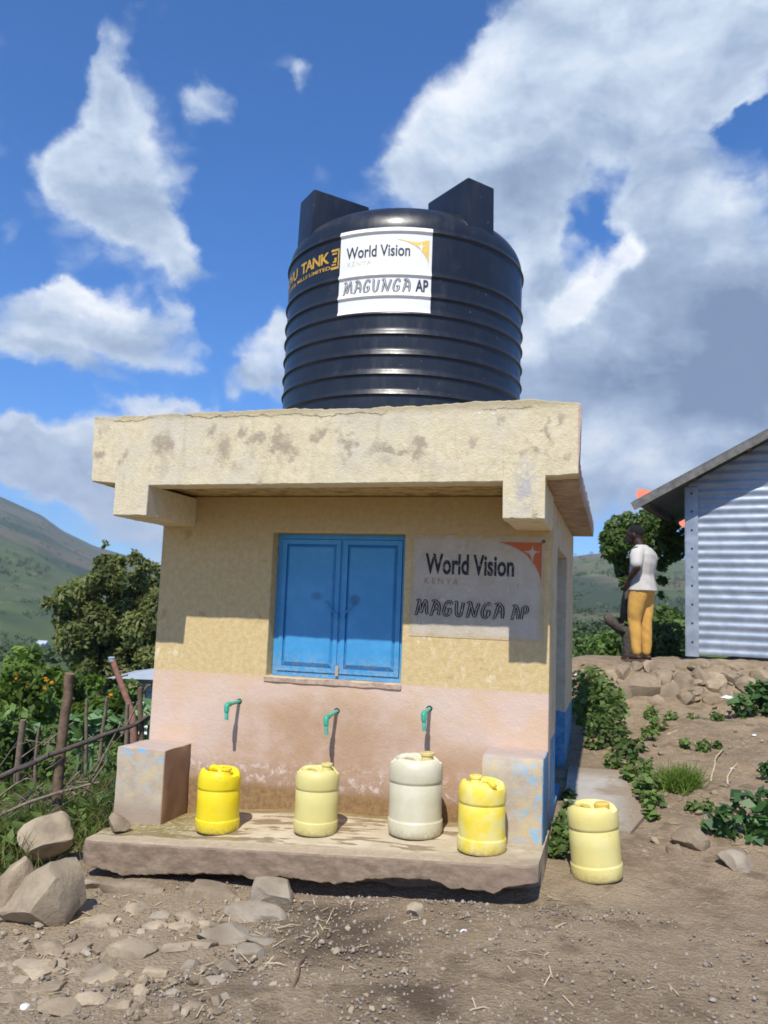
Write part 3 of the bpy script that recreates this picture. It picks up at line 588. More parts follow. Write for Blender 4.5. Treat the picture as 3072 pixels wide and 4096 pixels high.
m = MB(); m.box((0.004, .172, -1.2), (.17, DEP, ZS)); wlink('side_wall', m.mesh('side_wall', M['side']), None, KI)
m = MB(); m.box((.172, DEP-.17, -1.2), (W-.178, DEP-.002, ZS)); wlink('back_wall', m.mesh('back_wall', M['side']), None, KI)
m = MB(); m.box((W-.158, .676, .031), (W-.118, 1.872, 1.817)); dr = wlink('side_door', m.mesh('side_door', M['blue']), None, KI); dr['label'] = 'blue steel door set back in the side wall opening'
# roof slab, fascia and the two beams it rides on
m = MB()
ys = [-.50, -.3, 0, .5, 1, 1.5, 2, 2.5, 2.864]
rings = []
for k, yy in enumerate(np.linspace(-.505, 2.864, 60)):
    j = .010*nz(yy, 0, 3, 7) + .006*nz(yy, 2, 3, 21); j2 = .012*nz(yy, 9, 3, 6)
    rings.append([(-.165+j, yy, ZS+.004), (2.985+j, yy, ZS+.004+j*.5), (2.99+j, yy, 2.16), (2.985+j2, yy, 2.241+j2), (-.165+j2, yy, 2.241)])
m.loft(rings); wlink('roof_slab', m.mesh('roof_slab', M['slab']), None, KI)
def fascia():
    m = MB(); N = 190
    tx = [-.182, .309, .601, .954, 1.177, 1.624, 2.096, 2.471, 2.689, 2.831, 3.0]; tz = [2.541, 2.549, 2.552, 2.555, 2.561, 2.547, 2.554, 2.565, 2.571, 2.557, 2.535]
    bx = [-.165, .005, .266, 2.564, 2.817, 2.99]; bz = [2.099, 2.085, 2.069, 2.082, 2.113, 2.122]
    rings = []
    cut = [(.010, .262, 1.873), (2.571, 2.811, 1.868)]
    XS = sorted([(-.17+3.165*k/(N-1), 0) for k in range(N)] + [q for a, b, _ in cut for q in ((a, 0), (a+.003, 1), (b-.003, 1), (b, 0))])
    for X, edge in XS:
        x = 0 if X <= -.17 else 1 if X >= 2.9949 else .5
        zt = np.interp(X, tx, tz) + .010*nz(X, 0, 0, 9) + .007*nz(X, 4, 0, 26) - .02*max(0, nz(X, 7, 0, 12)-.25)
        zb = np.interp(X, bx, bz) + .003*nz(X, 3, 1, 12) + .018*max(0, nz(X, 1, 8, 17)-.3)
        for a, b, z_ in cut:
            if a < X < b: zb = z_ + .004*nz(X, 3, 1, 14) + .016*max(0, nz(X, 1, 8, 20)-.2)
        ex = lambda z: X + (.012*nz(z, x, 0, 8) if x in (0, 1) else 0) - (.016*(z-2.1)/.45 if x == 0 else 0) + (.014*(z-2.1)/.45 if x == 1 else 0)
        r = []
        for k in range(11):
            f = k/10; z = zb+.008 + (zt-.016-zb)*f
            r.append((ex(z), -D_F + .004*nz(X, z, 0, 6) + .003*nz(X, z, 3, 19), z))
        r += [(ex(zt), -D_F+.014, zt), (ex(zt), -D_F+.06, zt+.004*nz(X, 5, 5, 14)), (ex(zt), -.512, zt-.006), (ex(zt-.02), -.506, zt-.02), (ex(zb), -.506, zb), (ex(zb), -D_F+.010, zb)]
        rings.append(r)
    m.loft(rings); return m.mesh('fascia', M['fascia'], True, 35)
wlink('fascia', fascia(), None, KI)
def beam(x0, x1, zb, zt0, seed):
    m = MB(); rings = []
    for k, y in enumerate(np.linspace(-.5065, -.002, 22)):
        e = .004 if k == 0 else 0
        c = lambda a: .006*nz(y, a, seed, 11)
        n = 14; r = []
        for i in range(n+1):
            f = i/n; X = x0+.012 + (x1-x0-.024)*f; r.append((X, y, zb + .004*nz(X, y, seed, 14) + .015*max(0, nz(X, y*3, seed+4, 20)-.2)*(1 if k < 4 else .3)))
        r += [(x1-.002, y, zb+.016), (x1+c(1)*.4, y, zb+.10), (x1, y, zt0), (x0, y, zt0), (x0+c(2)*.4, y, zb+.10), (x0+.002, y, zb+.016)]
        rings.append([(p[0], p[1], p[2]) for p in r])
    m.loft(rings); return m.mesh('beam', M['fascia'], True, 35)
wlink('beam', beam(.008, .264, 1.870, 2.072, 1), None, KI); wlink('beam', beam(2.569, 2.812, 1.866, 2.082, 5), None, KI)
# window
wf = MB(); fy0, fy1 = .100, .138
for a, b in (((.880, fy0, .840), (.914, fy1, 1.834)), ((1.800, fy0, .840), (1.834, fy1, 1.834)), ((.914, fy0, 1.800), (1.800, fy1, 1.834)), ((.914, fy0, .840), (1.800, fy1, .872)), ((1.350, fy0+.004, .872), (1.376, fy1, 1.800))): wf.box(a, b)
WIN = wlink('window_frame', wf.mesh('window_frame', M['blue']), None, KI)
def shutter(x0, x1, z0, z1):
    m = MB(); y = .092; b = .033; t = .034
    for a, c in (((x0, y, z0), (x0+b, y+t, z1)), ((x1-b, y, z0), (x1, y+t, z1)), ((x0+b, y, z1-b), (x1-b, y+t, z1)), ((x0+b, y, z0), (x1-b, y+t, z0+b))): m.box(a, c)
    # raised panel: sloping rim, flat middle proud of the frame
    o = [(x0+b, z0+b), (x1-b, z0+b), (x1-b, z1-b), (x0+b, z1-b)]; s = .022
    i = [(x0+b+s, z0+b+s*1.4), (x1-b-s, z0+b+s*1.4), (x1-b-s, z1-b-s), (x0+b+s, z1-b-s)]
    m.add([(px, y+.016, pz) for px, pz in o] + [(px, y-.004, pz) for px, pz in i], [(0, 1, 5, 4), (1, 2, 6, 5), (2, 3, 7, 6), (3, 0, 4, 7), (4, 5, 6, 7)])
    me = m.mesh('shutter', M['blue']); return me
for x0, x1 in ((.917, 1.353), (1.373, 1.797)):
    s = wlink('shutter', shutter(x0, x1, .876, 1.796), None, WIN)
for hx, s in ((1.345, -1), (1.395, 1)):
    m = MB(); m.tube([(hx, .078, 1.275), (hx+s*.035, .072, 1.31), (hx+s*.085, .070, 1.37)], .0055, 6); m.box((hx-.012, .074, 1.255), (hx+.012, .092, 1.285))
    wlink('shutter_handle', m.mesh('shutter_handle', M['blue']), None, WIN)
m = MB(); m.box((1.352, .080, .862), (1.374, .091, .93)); wlink('bolt', m.mesh('bolt', M['cement']), None, WIN)
sm_ = rough_box((.862, -.010, .806), (1.845, .099, .838), .03, .007, 3.0); wlink('window_sill', sm_, M['cement'], KI)
# painted sign on the plaster
def rect_patch(x0, x1, z0, z1, y0, y1, mt, name):
    m = MB(); m.box((x0, y0, z0), (x1, y1, z1)); return m.mesh(name, mt)
SG = wlink('painted_sign', rect_patch(1.884, 2.762, 1.160, 1.830, -.003, .001, M['sign'], 'painted_sign'), None, KI)

FONT_CACHE = {}
def text_geo(s, bold=0.0, spacing=1.0):
    "vertices in the unit box and triangles of a line of text"
    k = (s, bold, spacing)
    if k in FONT_CACHE: return FONT_CACHE[k]
    c = bpy.data.curves.new('txt', 'FONT'); c.body = s; c.size = 1; c.offset = bold; c.space_character = spacing; c.resolution_u = 6; c.fill_mode = 'FRONT'
    o = bpy.data.objects.new('txt', c); COL.objects.link(o); bpy.context.view_layer.update()
    me = bpy.data.meshes.new_from_object(o.evaluated_get(bpy.context.evaluated_depsgraph_get()))
    v = np.array([q.co[:2] for q in me.vertices]); me.calc_loop_triangles(); f = [tuple(q.vertices) for q in me.loop_triangles]
    bpy.data.objects.remove(o); bpy.data.curves.remove(c); bpy.data.meshes.remove(me)
    v = (v-v.min(0))/(v.max(0)-v.min(0)); FONT_CACHE[k] = (v, f); return v, f
def smooth_line(pts, n=6):
    out = []; P = [np.array(p, float) for p in pts]
    for i in range(len(P)-1):
        p0 = P[max(i-1, 0)]; p1 = P[i]; p2 = P[i+1]; p3 = P[min(i+2, len(P)-1)]
        for k in range(n):
            t = k/n; out.append(.5*((2*p1) + (-p0+p2)*t + (2*p0-5*p1+4*p2-p3)*t*t + (-p0+3*p1-3*p2+p3)*t**3))
    out.append(P[-1]); return out
LET = {'M': [[(0, .06), (.08, .0), (.14, .12), (.26, .62), (.34, .95), (.22, 1.0), (.12, .9)], [(.34, .97), (.40, .55), (.46, .14), (.60, .58), (.76, .97)], [(.70, .92), (.82, .98), (.88, .6), (.90, .2), (1.0, .02)]],
       'A': [[(0, .06), (.10, .02), (.22, .25), (.40, .72), (.58, .98), (.34, 1.0), (.22, .9)], [(.56, .98), (.78, .80), (.86, .45), (.80, .0)], [(.22, .40), (.50, .44), (.84, .42)]],
       'G': [[(.92, .78), (.78, .98), (.50, .96), (.22, .66), (.10, .26), (.26, .02), (.56, .06), (.74, .40)], [(.44, .42), (.78, .44), (.72, .1)]],
       'U': [[(.06, .92), (.20, .96), (.18, .5), (.22, .12), (.44, .0), (.66, .16), (.80, .60), (.90, .98)]],
       'N': [[(0, .06), (.10, .02), (.20, .40), (.32, .96), (.18, .98), (.10, .88)], [(.32, .96), (.48, .45), (.64, .04), (.78, .45), (1.0, .98)]],
       'P': [[(.06, 0), (.30, .98)], [(.26, .94), (.74, .96), (.92, .74), (.70, .48), (.22, .46)]]}
def brush_word(word, widths, lw, aspect):
    "hand painted letters as ribbons with a pale centre line; u in 0..1 over the whole word"
    tot = sum(widths) + .18*(len(word)-1); x = 0; dark = [[], []]; pale = [[], []]
    def rib(store, pts, w0, lift):
        V, F = store; b = len(V); n = len(pts)
        for i, p in enumerate(pts):
            d = pts[min(i+1, n-1)]-pts[max(i-1, 0)]; d = np.array((d[0]*aspect, d[1])); d /= max(1e-6, np.hypot(*d)); nr = np.array((-d[1], d[0]))
            w = w0*(.75 + .45*abs(d[1]))*(1 if 0 < i < n-1 else .6)
            V.append((p[0]+nr[0]*w/aspect, p[1]+nr[1]*w, lift)); V.append((p[0]-nr[0]*w/aspect, p[1]-nr[1]*w, lift))
        for i in range(n-1): F.append((b+2*i, b+2*i+1, b+2*i+3, b+2*i+2))
    lift = 0
    for ch, w in zip(word, widths):
        for st in LET[ch]:
            q = [np.array(((x+p[0]*w)/tot, p[1])) for p in smooth_line(st)]
            rib(dark, q, lw, lift); rib(pale, q, lw*.22, .0012+lift); lift += .00006
        x += w + .18
    return dark, pale
def put_flat(geo, x0, x1, z0, z1, fn, name, mt, parent):
    v, f = geo; vs = [fn(x0+(x1-x0)*p[0], z0+(z1-z0)*p[1], p[2] if len(p) > 2 else 0) for p in v]
    me = bpy.data.meshes.new(name); me.from_pydata(vs, [], f); me.materials.append(mt); me.update(); return wlink(name, me, None, parent)
flat = lambda x, z, l=0: (x, -.0052-l, z)
def shear_flat(k, x0): return lambda x, z, l=0: (x, -.0052-l, z - k*(x-x0))
put_flat(text_geo('World Vision', .028), 1.982, 2.568, 1.572, 1.708, shear_flat(.012, 1.98), 'lettering', M['ink'], SG)
put_flat(text_geo('KENYA', -.008, 1.5), 1.981, 2.206, 1.508, 1.547, shear_flat(.02, 1.98), 'lettering', M['kenya'], SG)
MW = [1.15, .95, .85, .85, 1.1, .85, .95]
dk, pl_ = brush_word('MAGUNGA', MW, .10, 6.3)
put_flat(dk, 1.922, 2.512, 1.305, 1.398, shear_flat(.014, 1.92), 'lettering', M['ink'], SG); put_flat(pl_, 1.922, 2.512, 1.305, 1.398, shear_flat(.014, 1.92), 'lettering_inline', M['sign'], SG)
dk2, pl2 = brush_word('AP', [.9, .8], .10, 1.25)
put_flat(dk2, 2.556, 2.662, 1.296, 1.382, flat, 'lettering', M['ink'], SG); put_flat(pl2, 2.556, 2.662, 1.296, 1.382, flat, 'lettering_inline', M['sign'], SG)
def logo(fn, x0, x1, z0, z1, sx, sz, sw, sh, mt, mt2, parent, nm):
    pts = []
    for k in range(15):                                           # bulging long side
        a = k/14; pts.append(((1-a)**2*x0 + 2*a*(1-a)*(x0+.80*(x1-x0)) + a*a*x1, (1-a)**2*z1 + 2*a*(1-a)*(z1-.17*(z1-z0)) + a*a*z0))
    v = [fn(x1, z1, 0)] + [fn(p[0], p[1], 0) for p in pts]; f = [(0, i, i+1) for i in range(1, len(v)-1)]
    me = bpy.data.meshes.new(nm); me.from_pydata(v, [], f); me.materials.append(mt); me.update(); wlink('logo_triangle', me, None, parent)
    c = []; ext = [(0, 1), (1, 0), (0, -1), (-1, 0)]; lens = [sh*.55, sw*.5, sh*1.45, sw*.62]
    for q in range(4):
        e = ext[q]; e2 = ext[(q+1) % 4]; c.append((sx+e[0]*lens[q], sz+e[1]*lens[q]))
        for t in (.3, .5, .7):
            a = ((1-t)**2*e[0]*lens[q] + t*t*e2[0]*lens[(q+1) % 4], (1-t)**2*e[1]*lens[q] + t*t*e2[1]*lens[(q+1) % 4]); b = .06*sw
            c.append((sx+a[0]*.8, sz+a[1]*.8))
    v = [fn(sx, sz, .0012)] + [fn(p[0], p[1], .0012) for p in c]; n = len(c); f = [(0, i+1, (i+1) % n+1) for i in range(n)]
    me = bpy.data.meshes.new(nm); me.from_pydata(v, [], f); me.materials.append(mt2); me.update(); wlink('logo_star', me, None, parent)
logo(flat, 2.460, 2.742, 1.545, 1.790, 2.684, 1.731, .105, .08, M['orange'], M['sign'], SG, 'logo')
m = MB(); m.lathe([(.004, 0), (.011, 0)], 14); 
ringv = [flat(2.752+v[0], 1.797+v[1], .0006) for v in m.v]; me = bpy.data.meshes.new('mark'); me.from_pydata(ringv, [], m.f); me.materials.append(M['ink']); wlink('registered_mark', me, None, SG)
# taps
for root, el, tip in (((.689, .655), (.676, .647), (.680, .548)), ((1.406, .640), (1.388, .611), (1.397, .504)), ((2.038, .699), (2.038, .684), (2.045, .578))):
    L = .165; i = 0
    r = Vector((root[0], .02, root[1])); e = Vector((el[0], -L, el[1])); tp = Vector((tip[0], -L, tip[1])); d = (e-r).normalized(); dn = (tp-e).normalized()
    m = MB(); m.tube([r, e-d*.02], .0125, 12); TP = wlink('tap', m.mesh('tap', M['tapold'], True, 40), None, KI)
    m = MB(); m.tube([e-d*.042, e-d*.012, e-d*.004+dn*.004, e+dn*.012, e+dn*.045], [.0175, .0178, .0185, .0178, .0175], 14); wlink('elbow', m.mesh('elbow', M['green'], True, 40), None, TP)
    m = MB(); m.tube([e+dn*.04, tp], .0128, 12); wlink('spout', m.mesh('spout', M['tapold'], True, 40), None, TP)
    m = MB(); m.lathe([(.012, 0), (.019, 0), (.018, .002), (.013, .003)], 14, fn=lambda p, rr, a, z: (r.x+p[0]*1.1, -.0005-z, r.z+p[1])); wlink('hole_rim', m.mesh('hole_rim', M['steel']), None, TP)
# plinths at both ends of the tap wall
pm = rough_box((-.024, -.343, -.24), (.342, -.003, .347), .05, .006, 2.0); wlink('plinth', pm, M['plinth'], KI)
pm = rough_box((2.437, -.343, -.10), (2.803, -.003, .496), .05, .006, 8.0, lambda q: q + Vector((0, .03*max(0, (q.z-.46)/.036)*(1 if q.y < -.2 else 0), 0))); wlink('plinth', pm, M['plinth'], KI)
# the apron the cans stand on
ZB = [(.10, -.30), (.352, -.327), (.75, -.271), (1.068, -.236), (1.218, -.246), (1.379, -.208), (1.678, -.217), (1.775, -.19), (2.011, -.141), (2.245, -.123), (2.356, -.152), (2.59, -.146), (2.70, -.10), (2.83, -.07)]
def ztop(x, y=-.763):
    f = -.147 + (x-.09)*.0613
    bk = float(np.interp(x, [0, .34, .9, 1.3, 2, 2.8], [-.15, -.125, -.045, -.018, 0, .01])); k = min(1, max(0, -y/.763))
    return bk + (f-bk)*k
def apron():
    m = MB(); N = 170; rings = []
    for i in range(N):
        x = .035 + (2.812-.035)*i/(N-1)
        zb = float(np.interp(x, [a for a, _ in ZB], [b for _, b in ZB])) + .012*nz(x, 0, 0, 13) + .008*nz(x, 2, 0, 37)
        inset = .0
        if i < 6: inset = .05*(1-i/6)**2
        if i > N-6: inset = .05*(1-(N-1-i)/5)**2
        yf = -.765 + inset + .008*nz(x, 1, 0, 6) + .005*nz(x, 4, 0, 23)
        r = []
        for k in range(13):
            y = .03 + (yf+.03-.03)*k/12; r.append((x, y, ztop(x, y) + .005*nz(x, y, 0, 5) + .003*nz(x, y, 0, 17)))
        zf = ztop(x); r += [(x, yf+.010, zf-.004), (x, yf+.001, zf-.014)]
        for k in range(1, 7):
            z = zf-.022 + (zb+.012-zf+.022)*k/6; r.append((x, yf + .010*nz(x, z, 0, 9) + .006*nz(x, z, 3, 25) - .006*k/6, z))
        r += [(x, yf+.02, zb), (x, yf+.16, zb+.015), (x, yf+.20, min(zb+.03, zf-.04)-.6*0), (x, yf+.22, -.6), (x, .03, -.6)]
        rings.append(r)
    m.loft(rings); return m.mesh('apron', M['apron'], True, 28)
wlink('apron', apron(), None, KI)

# ------------------------------------------------------------------ tank
TX, TY = 1.479, 1.1
RIBS = [4.053, 3.723, 3.567, 3.435, 3.285, 3.135, 2.99, 2.844, 2.697, 2.55, 2.405]
def tank_r(z):
    r = .971
    for zr in RIBS:
        d = z-zr
        if -.010 <= d <= .034: r += .015*(1-max(0, d)/.034)**.8 if d >= 0 else .015*(1+d/.010)
    if z > 4.075: t = min(1, (z-4.075)/.245); r -= .215*(1-math.sqrt(max(0, 1-t*t)))
    return r
def tank_profile(z0, z1):
    zs = list(np.arange(z0, z1, .03))
    for zr in RIBS: zs += [zr-.0101, zr-.005, zr, zr+.004, zr+.012, zr+.022, zr+.0341]
    if z1 > 4.1: zs += list(np.linspace(4.08, 4.318, 22))
    zs = sorted(set(round(float(z), 4) for z in zs if z0 <= z <= z1)); return [(tank_r(z), z) for z in zs]
TK = empty('water_tank', (TX, TY, 2.241), 'ribbed black plastic water tank with white sticker on the kiosk roof', 'water tank')
m = MB(); prof = [(.93, 2.243), (.955, 2.25)] + tank_profile(2.26, 4.32) + [(.742, 4.335), (.72, 4.338), (.69, 4.325), (.5, 4.37), (.26, 4.40), (.255, 4.45), (.05, 4.47)]
m.lathe(prof, 128, (TX, TY, 0), cap0=True, cap1=True); wlink('tank_body', m.mesh('tank_body', M['tank'], True, 50), None, TK)
def lug(azd):
    a = math.radians(azd); rad = Vector((math.sin(a), -math.cos(a), 0)); tan = Vector((math.cos(a), math.sin(a), 0)); c = Vector((TX, TY, 0)); w = .132
    m = MB(); vs = []
    for s in (-1, 1):
        for r, z in ((.44, 4.20), (.948, 4.02), (.935, 4.562), (.44, 4.555)): vs.append(c + rad*r + tan*s*w*(1 if r > .6 else .96) + Vector((0, 0, z)))
    m.add(vs, [(0, 1, 2, 3), (4, 7, 6, 5), (0, 4, 5, 1), (1, 5, 6, 2), (2, 6, 7, 3), (3, 7, 4, 0)])
    me = m.mesh('lifting_lug', M['tank']); bevel(me, .012, 2); me.polygons.foreach_set('use_smooth', [True]*len(me.polygons)); me.set_sharp_from_angle(angle=math.radians(50)); return me
for azd in (-44.2, 51, 141, 229): wlink('lifting_lug', lug(azd), None, TK)
def on_tank(lift):
    def f(th, z, l=0):
        a = math.radians(th); r = tank_r(z)+lift+l; return (TX+r*math.sin(a), TY-r*math.cos(a), z)
    return f
def tank_sheet(t0, t1, z0, z1, lift, mt, name, parent):
    zs = [z for _, z in tank_profile(z0, z1)]; zs = sorted(set([z0, z1]+zs)); th = np.linspace(t0, t1, 34); f = on_tank(lift)
    V = [f(a, z) for z in zs for a in th]; n = len(th); F = [(i*n+j, i*n+j+1, (i+1)*n+j+1, (i+1)*n+j) for i in range(len(zs)-1) for j in range(n-1)]
    me = bpy.data.meshes.new(name); me.from_pydata(V, [], F); me.materials.append(mt); me.polygons.foreach_set('use_smooth', [True]*len(F)); me.set_sharp_from_angle(angle=math.radians(40)); return wlink(name, me, None, parent)
ST = tank_sheet(-15.0, 26.0, 3.446, 4.084, .003, M['white'], 'sticker', TK)
ot = on_tank(.0052)
put_flat(text_geo('World Vision', .014), -11.9, 16.6, 3.866, 3.955, ot, 'lettering', M['grey_ink'], ST)
put_flat(text_geo('KENYA', .0, 1.15), -11.3, .1, 3.812, 3.846, ot, 'lettering', M['faint'], ST)
dk, pl_ = brush_word('MAGUNGA', MW, .075, 6.0)
put_flat(dk, -12.7, 17.4, 3.598, 3.692, ot, 'lettering', M['grey_ink'], ST); put_flat(pl_, -12.7, 17.4, 3.598, 3.692, ot, 'lettering_inline', M['white'], ST)
put_flat(text_geo('AP', .03), 19.3, 24.8, 3.600, 3.694, ot, 'lettering', M['grey_ink'], ST)
logo(ot, 10.7, 24.7, 3.817, 3.994, 21.3, 3.945, 4.2*.9, .058, M['amber'], M['white'], ST, 'tank_logo')
og = on_tank(.003)
LB = empty('maker_name', (0, 0, 0), None, None); LB.parent = TK; LB.location = -TK.location
put_flat(text_geo('NDOVU', .03, .9), -74, -45.5, 3.876, 3.962, og, 'lettering', M['gold'], LB); put_flat(text_geo('TANK', .03, .9), -41.5, -21.0, 3.876, 3.964, og, 'lettering', M['gold'], LB)
put_flat(text_geo('ACCURATE STEEL MILLS LIMITED', .015), -78, -20.3, 3.822, 3.850, og, 'lettering', M['gold'], LB)
m = MB(); v = []; f = []
def strip(a0, a1, z0, z1):
    b = len(v); v.extend([og(a0, z0), og(a1, z0), og(a1, z1), og(a0, z1)]); f.append((b, b+1, b+2, b+3))
for s in ((-20.0, -15.6, 3.816, 3.835), (-16.3, -15.6, 3.835, 3.972), (-20.0, -16.3, 3.955, 3.972), (-19.4, -17.0, 3.930, 3.944), (-19.6, -17.2, 3.846, 3.858), (-18.9, -17.0, 3.868, 3.880), (-18.2, -17.0, 3.880, 3.905)): strip(*s)
me = bpy.data.meshes.new('emblem'); me.from_pydata(v, [], f); me.materials.append(M['gold']); wlink('emblem', me, None, LB)

# ------------------------------------------------------------------ jerrycans
def can(name, label, mt, mt2, R, H, loc, rz, tilt=(0, 0), cap=None, seed=0.0, spout_h=1.02, crush=1.0):
    T = empty(name, loc, label, 'jerrycan', 'plastic water cans left at the taps')
    T.rotation_euler = (tilt[0], tilt[1], 0)
    m = MB(); n = 56; ca, sa = math.cos(rz), math.sin(rz)
    prof = [(.30, .012), (.84, .010), (.93, .003), (.975, .022), (.99, .05), (1.0, .10), (1.0, .185), (.995, .197), (.965, .205), (.965, .22), (.968, .45), (.965, .66), (.945, .672), (.945, .682), (.975, .692), (.985, .72), (.99, .80), (.985, .86), (.955, .915), (.90, .955), (.84, .982), (.77, .995), (.71, .990), (.65, .970)]
    inner = [.60, .54, .46, .36, .25, .14, .04]
    def warp(p, r, a, z):
        x, y = p[0], p[1]; k = 1 + .018*nz(x/R, y/R, z/R+seed, 1.3)*crush + .006*nz(x/R, y/R, z/R+seed, 3.5)*crush
        zz = z + (H*.012*nz(x/R*1.4, y/R*1.4, seed, 1.0)*crush if z > .9*H else 0)
        if z > .93*H:                                         # the channel the handle bridges
            u = (x*ca + y*sa)/R; w = (-x*sa + y*ca)/R
            ch = math.exp(-(w/.30)**4)
            zz -= H*.135*ch*(1 if abs(u) < .9 else .5)*min(1, (z/H-.93)/.05)
        return (x*k, y*k, zz)
    pr = [(a*R, b*H) for a, b in prof] + [(a*R, H*(.935 - .05*(1-a/.6))) for a in inner]
    m.lathe(pr, n, fn=warp, cap0=True, cap1=True)
    link('can_body', m.mesh('can_body', mt, True, 55), None, T)
    d = Vector((ca, sa, 0)); s = Vector((-sa, ca, 0)); up = Vector((0, 0, 1))
    m = MB(); pts = [d*(-.66*R)+up*(.93*H), d*(-.52*R)+up*(.985*H), d*(-.36*R)+up*(1.0*H), d*(-.08*R)+up*(.985*H), d*(.06*R)+up*(.93*H), d*(.10*R)+up*(.87*H)]
    m.tube(pts, [.15*R, .13*R, .115*R, .115*R, .125*R, .15*R], 12); link('handle', m.mesh('handle', mt, True), None, T)
    c = d*(.40*R); rs = .235*R
    m = MB(); m.lathe([(rs*1.15, .84*H), (rs*.98, .88*H), (rs*.96, (spout_h-.045)*H), (rs*1.12, (spout_h-.04)*H), (rs*1.12, (spout_h-.008)*H), (rs*1.02, spout_h*H), (rs*.86, spout_h*H), (rs*.84, (spout_h-.03)*H), (rs*.84, .86*H)], 24, (c.x, c.y, 0), cap1=True)
    link('spout', m.mesh('spout', mt2, True, 45), None, T)
    if cap is not None:
        m = MB(); m.lathe([(rs*1.2, .93*H), (rs*1.25, .94*H), (rs*1.25, 1.005*H), (rs*1.1, 1.015*H), (.01, 1.02*H)], 24, (c.x, c.y, 0), cap0=True, cap1=True); link('cap', m.mesh('cap', cap, True, 45), None, T)
    return T
P1 = plastic('bright_yellow_plastic', (.80, .63, .012), (.84, .69, .05), seed=1.0, fade=.5); P2 = plastic('pale_yellow_plastic', (.66, .58, .22), (.70, .62, .28), seed=4.0)
P3 = plastic('milky_plastic', (.60, .565, .40), (.68, .64, .50), seed=9.0); P4 = plastic('patchy_yellow_plastic', (.84, .66, .06), (.80, .70, .27), seed=3.3, fade=.9); P5 = plastic('lemon_plastic', (.72, .62, .22), (.76, .68, .32), seed=6.0)
P3b = plastic('yellowed_spout_plastic', (.66, .54, .22), (.6, .5, .2), seed=2.0)
def zc(x, y): return ztop(x, y)+.003
can('jerrycan', 'bright yellow jerrycan standing below the leftmost tap', P1, P1, .137, .375, (.797, -.45, zc(.797, -.45)), -.35, (0, 0), None, 1.0, 1.03, 1.6)
can('jerrycan', 'pale yellow jerrycan with open neck below the middle tap', P2, P2, .137, .380, (1.434, -.40, zc(1.434, -.40)), .35, (0, 0), None, 4.0, 1.075)
can('jerrycan', 'large milky white jerrycan under the rightmost tap', P3, P3b, .165, .452, (2.037, -.30, zc(2.037, -.30)), .25, (0, -.012), None, 9.0, 1.06, 1.3)
can('jerrycan', 'patchy faded yellow jerrycan in front of the right plinth', P4, P4, .138, .385, (2.476, -.53, zc(2.476, -.53)), 2.5, (0, 0), None, 3.0, 1.04, 2.2)
can('jerrycan', 'lemon yellow jerrycan leaning on bare ground right of the kiosk', P5, P5, .146, .405, (3.105, -.275, hz(3.105, -.275)-.008), -.25, (.02, -.085), plastic('orange_yellow_cap', (.75, .50, .10), (.7, .5, .15), seed=1.5), 6.0, 1.0)

# ------------------------------------------------------------------ foliage
def leaves(centres, radii, n, size, flat=.5, seed=1, asp=1.9, shell=.0):
    "n leaf shaped quads spread through balls at centres; returns verts and faces"
    r = np.random.default_rng(seed); C = np.asarray(centres, float); R = np.asarray(radii, float)
    if R.ndim == 1: R = np.repeat(R[:, None], 3, 1)
    w = R.prod(1)**(2/3); idx = r.choice(len(C), n, p=w/w.sum())
    d = r.normal(size=(n, 3)); d /= np.linalg.norm(d, axis=1)[:, None]; rad = r.random(n)**(1/3); rad = shell+(1-shell)*rad
    P = C[idx] + d*rad[:, None]*R[idx]
    nr = d*.6 + r.normal(size=(n, 3))*.6 + np.array([0, -.1, flat]); nr /= np.linalg.norm(nr, axis=1)[:, None]
    t = r.normal(size=(n, 3)); t -= nr*(t*nr).sum(1)[:, None]; t /= np.linalg.norm(t, axis=1)[:, None]; b = np.cross(nr, t)
    s = size*(.6+.8*r.random(n))[:, None]
    V = np.stack([P-t*s*.5*asp, P+b*s*.5+nr*s*.12, P+t*s*.5*asp, P-b*s*.5+nr*s*.12], 1).reshape(-1, 3)
    F = np.arange(4*n).reshape(n, 4); return V, F
def join_vf(L):
    V = []; F = []; o = 0
    for v, f in L: V.append(v); F.append(f+o); o += len(v)
    return np.concatenate(V), np.concatenate(F)
def leaf_obj(name, vf, mt, parent=None): return (wlink if parent is not None else link)(name, fast_mesh(name, vf[0], vf[1], mt), None, parent)
def bush(name, base, clumps, n, size, mt, label, cat, group=None, flat=.5, seed=1, stems=4, asp=1.9, stem_mat='twig'):
    "clumps: (dx, dy, dz, r) from the base"
    B = empty(name, base, label, cat, group); b = Vector(base)
    vf = leaves([(b.x+c[0], b.y+c[1], b.z+c[2]) for c in clumps], [c[3] for c in clumps], n, size, flat, seed, asp)
    leaf_obj('foliage', vf, M[mt], B); m = MB(); rnd = random.Random(seed)
    for k in range(stems):
        c = clumps[k % len(clumps)]; e = b + Vector(c[:3]); m.tube([b+Vector((rnd.uniform(-.04, .04), rnd.uniform(-.04, .04), -.05)), b+(e-b)*.5+Vector((rnd.uniform(-.05, .05), 0, .03)), e], [max(.006, size*.14), size*.10, size*.05], 5)
    wlink('stem', m.mesh('stem', M[stem_mat]), None, B); return B
rnd = random.Random(3)
def ell(n, rx, ry, rz, zc_, rmin, rmax, seed):
    r = random.Random(seed); out = []
    while len(out) < n:
        x, y, z = (r.uniform(-1, 1) for _ in range(3))
        if x*x+y*y+z*z <= 1: out.append((x*rx, y*ry, zc_+z*rz, r.uniform(rmin, rmax)))
    return out
